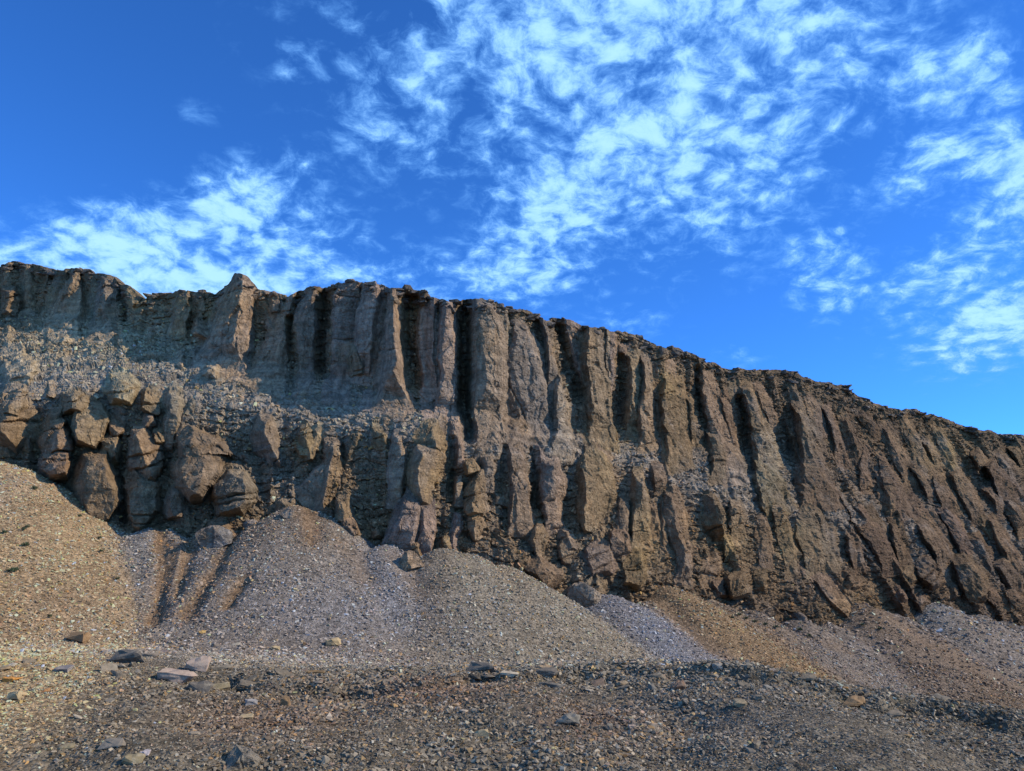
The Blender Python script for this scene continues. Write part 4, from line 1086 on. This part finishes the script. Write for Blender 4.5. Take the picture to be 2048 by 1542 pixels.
def boulder_mesh(seed, col):
    """a joint-bounded block: sphere cut by planes, then weathered"""
    rs = random.Random(seed); bm = bmesh.new()
    bmesh.ops.create_icosphere(bm, subdivisions=5, radius=.62)
    v = np.array([q.co[:] for q in bm.verts])
    for _ in range(13):
        n_ = np.array([rs.gauss(0, 1), rs.gauss(0, 1), rs.gauss(0, .8)]); n_ /= np.linalg.norm(n_)
        sd = v @ n_ - rs.uniform(.30, .50)
        v = v - np.maximum(sd, 0)[:, None] * n_ * .97
    dirs = v / np.linalg.norm(v, axis=1, keepdims=True)
    v = v + dirs * (0.22 * rock_disp((v * 2.2 + seed * 5.3).astype(np.float32), seed))[:, None]
    for q, c_ in zip(bm.verts, v): q.co = c_
    me = bpy.data.meshes.new('boulder'); bm.to_mesh(me); bm.free()
    add_tint(me, np.ones((len(v), 3)) * np.array(col)); me.materials.append(M_ROCK)
    return me


for i, (px, py, wpx, hf_, tilt, colr, shp, lab) in enumerate(NAMED):
    P = ground_hit(px, py + wpx * hf_ * 0.25)
    w = wpx / FPX * np.linalg.norm(P - CAM) * .92
    if P[1] > 31 or wpx >= 70:
        o = link('boulder', boulder_mesh(i, colr), None, None, lab, 'boulder')
        o.scale = (w, w * .9, w * max(hf_, .62)); o.rotation_euler = (0, tilt * .5, random.uniform(0, 6.28))
        o.location = (P[0], P[1] + w * .1, float(bil(GZ, P[:1], P[1:2])[0]) + w * hf_ * (.12 if P[1] > 31 else .02))
        continue
    o = link('boulder' if wpx >= 36 else 'stone', BIG[(i * 4 + (1, 0, 2, 3)[shp]) % 16 if False else [0, 1, 2, 3][{0: 0, 1: 1, 2: 2, 3: 3}[shp]] + 4 * (i % 4)], None, None, lab, 'boulder' if wpx >= 36 else 'stone', None)
    th = {0: .5, 1: .7, 2: .28, 3: .38}[shp]
    o.scale = (w, w * random.uniform(.7, .95), w * hf_ / th * (0.85 if tilt < .3 else 0.6))
    o.rotation_euler = (tilt * 0.9, -tilt * .35, random.uniform(-.35, .35))
    o.location = (P[0], P[1], float(bil(GZ, P[:1], P[1:2])[0]) + w * hf_ * 0.22)
    o.color = (colr[0] * .95, colr[1] * .85, colr[2] * .66, 1)

# other loose stones big enough to be picked out
ZONES = [('flat slab on the crest of the foreground mound', 'stones along the mound crest', 11.9, 13.0, .08, .28, 100),
         ('loose stone in gravel on the near mound', 'stones on the near side of the mound', 6.0, 12.2, .06, .15, 90),
         ('loose stone in the dip below the fans', 'stones in the dip behind the mound', 15, 30, .12, .30, 50)]
for lab, grp, y0, y1, s0, s1, cnt in ZONES:
    P, px, py = sprinkle(cnt * 6, y0, y1, .72)
    ok = (px > 5) & (px < 2043) & (py < 1535)
    P, px, py = P[ok][:cnt], px[ok][:cnt], py[ok][:cnt]
    cc = stone_cols(gcol(P) * (0.8 if 'crest' in lab else 1.05), len(P), .35)
    for q in range(len(P)):
        tone = 'rusty' if cc[q][0] > 2.2 * cc[q][2] else ('pale' if cc[q].mean() > .26 else ('dark' if cc[q].mean() < .13 else 'grey brown'))
        side = 'left' if px[q] < 683 else ('middle' if px[q] < 1366 else 'right')
        o = link('stone', BIG[RNG.integers(0, 16) if 'crest' not in lab else RNG.integers(0, 4) * 4 + 2 + RNG.integers(0, 2)], None, None, f'{tone} {lab}, {side} third', 'stone', f'{tone} {grp}, {side} third')
        s_ = s0 + (s1 - s0) * RNG.random() ** 2
        o.scale = (s_ * RNG.uniform(.9, 1.3), s_ * RNG.uniform(.8, 1.1), s_ * RNG.uniform(.6, 1.0))
        o.rotation_euler = (RNG.normal(0, .3), RNG.normal(0, .3), RNG.uniform(0, 6.28))
        o.location = P[q] + np.array([0, 0, s_ * .10])
        o.color = (*cc[q], 1)


# ------------------------------------------------------------------ sparse plants on the scree
def tuft_mesh(seed):
    rs = random.Random(seed); bm = bmesh.new()
    for _ in range(46):
        a = rs.uniform(0, 6.28); r = rs.uniform(0, .32); ln = rs.uniform(.25, .6); lean = rs.uniform(.1, .7); w = rs.uniform(.03, .06)
        b = np.array([math.cos(a) * r, math.sin(a) * r, -.03]); d = np.array([math.cos(a) * lean, math.sin(a) * lean, 1.0]); d /= np.linalg.norm(d)
        s = np.array([-math.sin(a), math.cos(a), 0]) * w
        m_ = b + d * ln * .55; t_ = b + d * ln + np.array([0, 0, -.12 * lean])
        v = [bm.verts.new(q) for q in (b - s, b + s, m_ + s * .9, m_ - s * .9, t_)]
        bm.faces.new((v[0], v[1], v[2], v[3])); bm.faces.new((v[3], v[2], v[4]))
    me = bpy.data.meshes.new('tuft'); bm.to_mesh(me); bm.free(); me.materials.append(M_LEAF)
    return me


TUFTS = [tuft_mesh(k) for k in range(4)]
TSPOT = [(24, 1145, 12), (33, 1143, 9), (52, 1096, 12), (48, 1065, 8), (10, 1068, 9), (70, 980, 9), (160, 1034, 7), (204, 1105, 7), (235, 1163, 7), (200, 1080, 7), (100, 1240, 7), (55, 1060, 7)]
TSPOT2 = [(1478, 1232, 8), (1492, 1240, 8), (1510, 1246, 9), (1530, 1252, 8), (1552, 1258, 8), (1600, 1262, 9), (1618, 1270, 8), (1465, 1238, 7), (1640, 1215, 8), (1655, 1222, 8), (1575, 1240, 7), (1725, 1252, 7), (1760, 1262, 7)]
for spots, lab, grp in ((TSPOT, 'small dark green tuft growing on the yellow scree fan', 'tufts on the yellow fan'), (TSPOT2, 'small dark green tuft growing on the far brown scree', 'tufts on the far scree')):
    for i, (px, py, w) in enumerate(spots):
        P = ground_hit(px, py)
        s_ = w / FPX * np.linalg.norm(P - CAM) * 1.5
        o = link('grass_tuft', TUFTS[i % 4], None, None, lab, 'plant', grp)
        o.location = (P[0], P[1] - .05, float(bil(GZ, P[:1], P[1:2])[0]) + .05); o.scale = (s_, s_, s_ * .9); o.rotation_euler = (0, 0, i * 1.3)
print('tris cliff etc', sum(len(o.data.polygons) for o in COL.objects if o.type == 'MESH'))
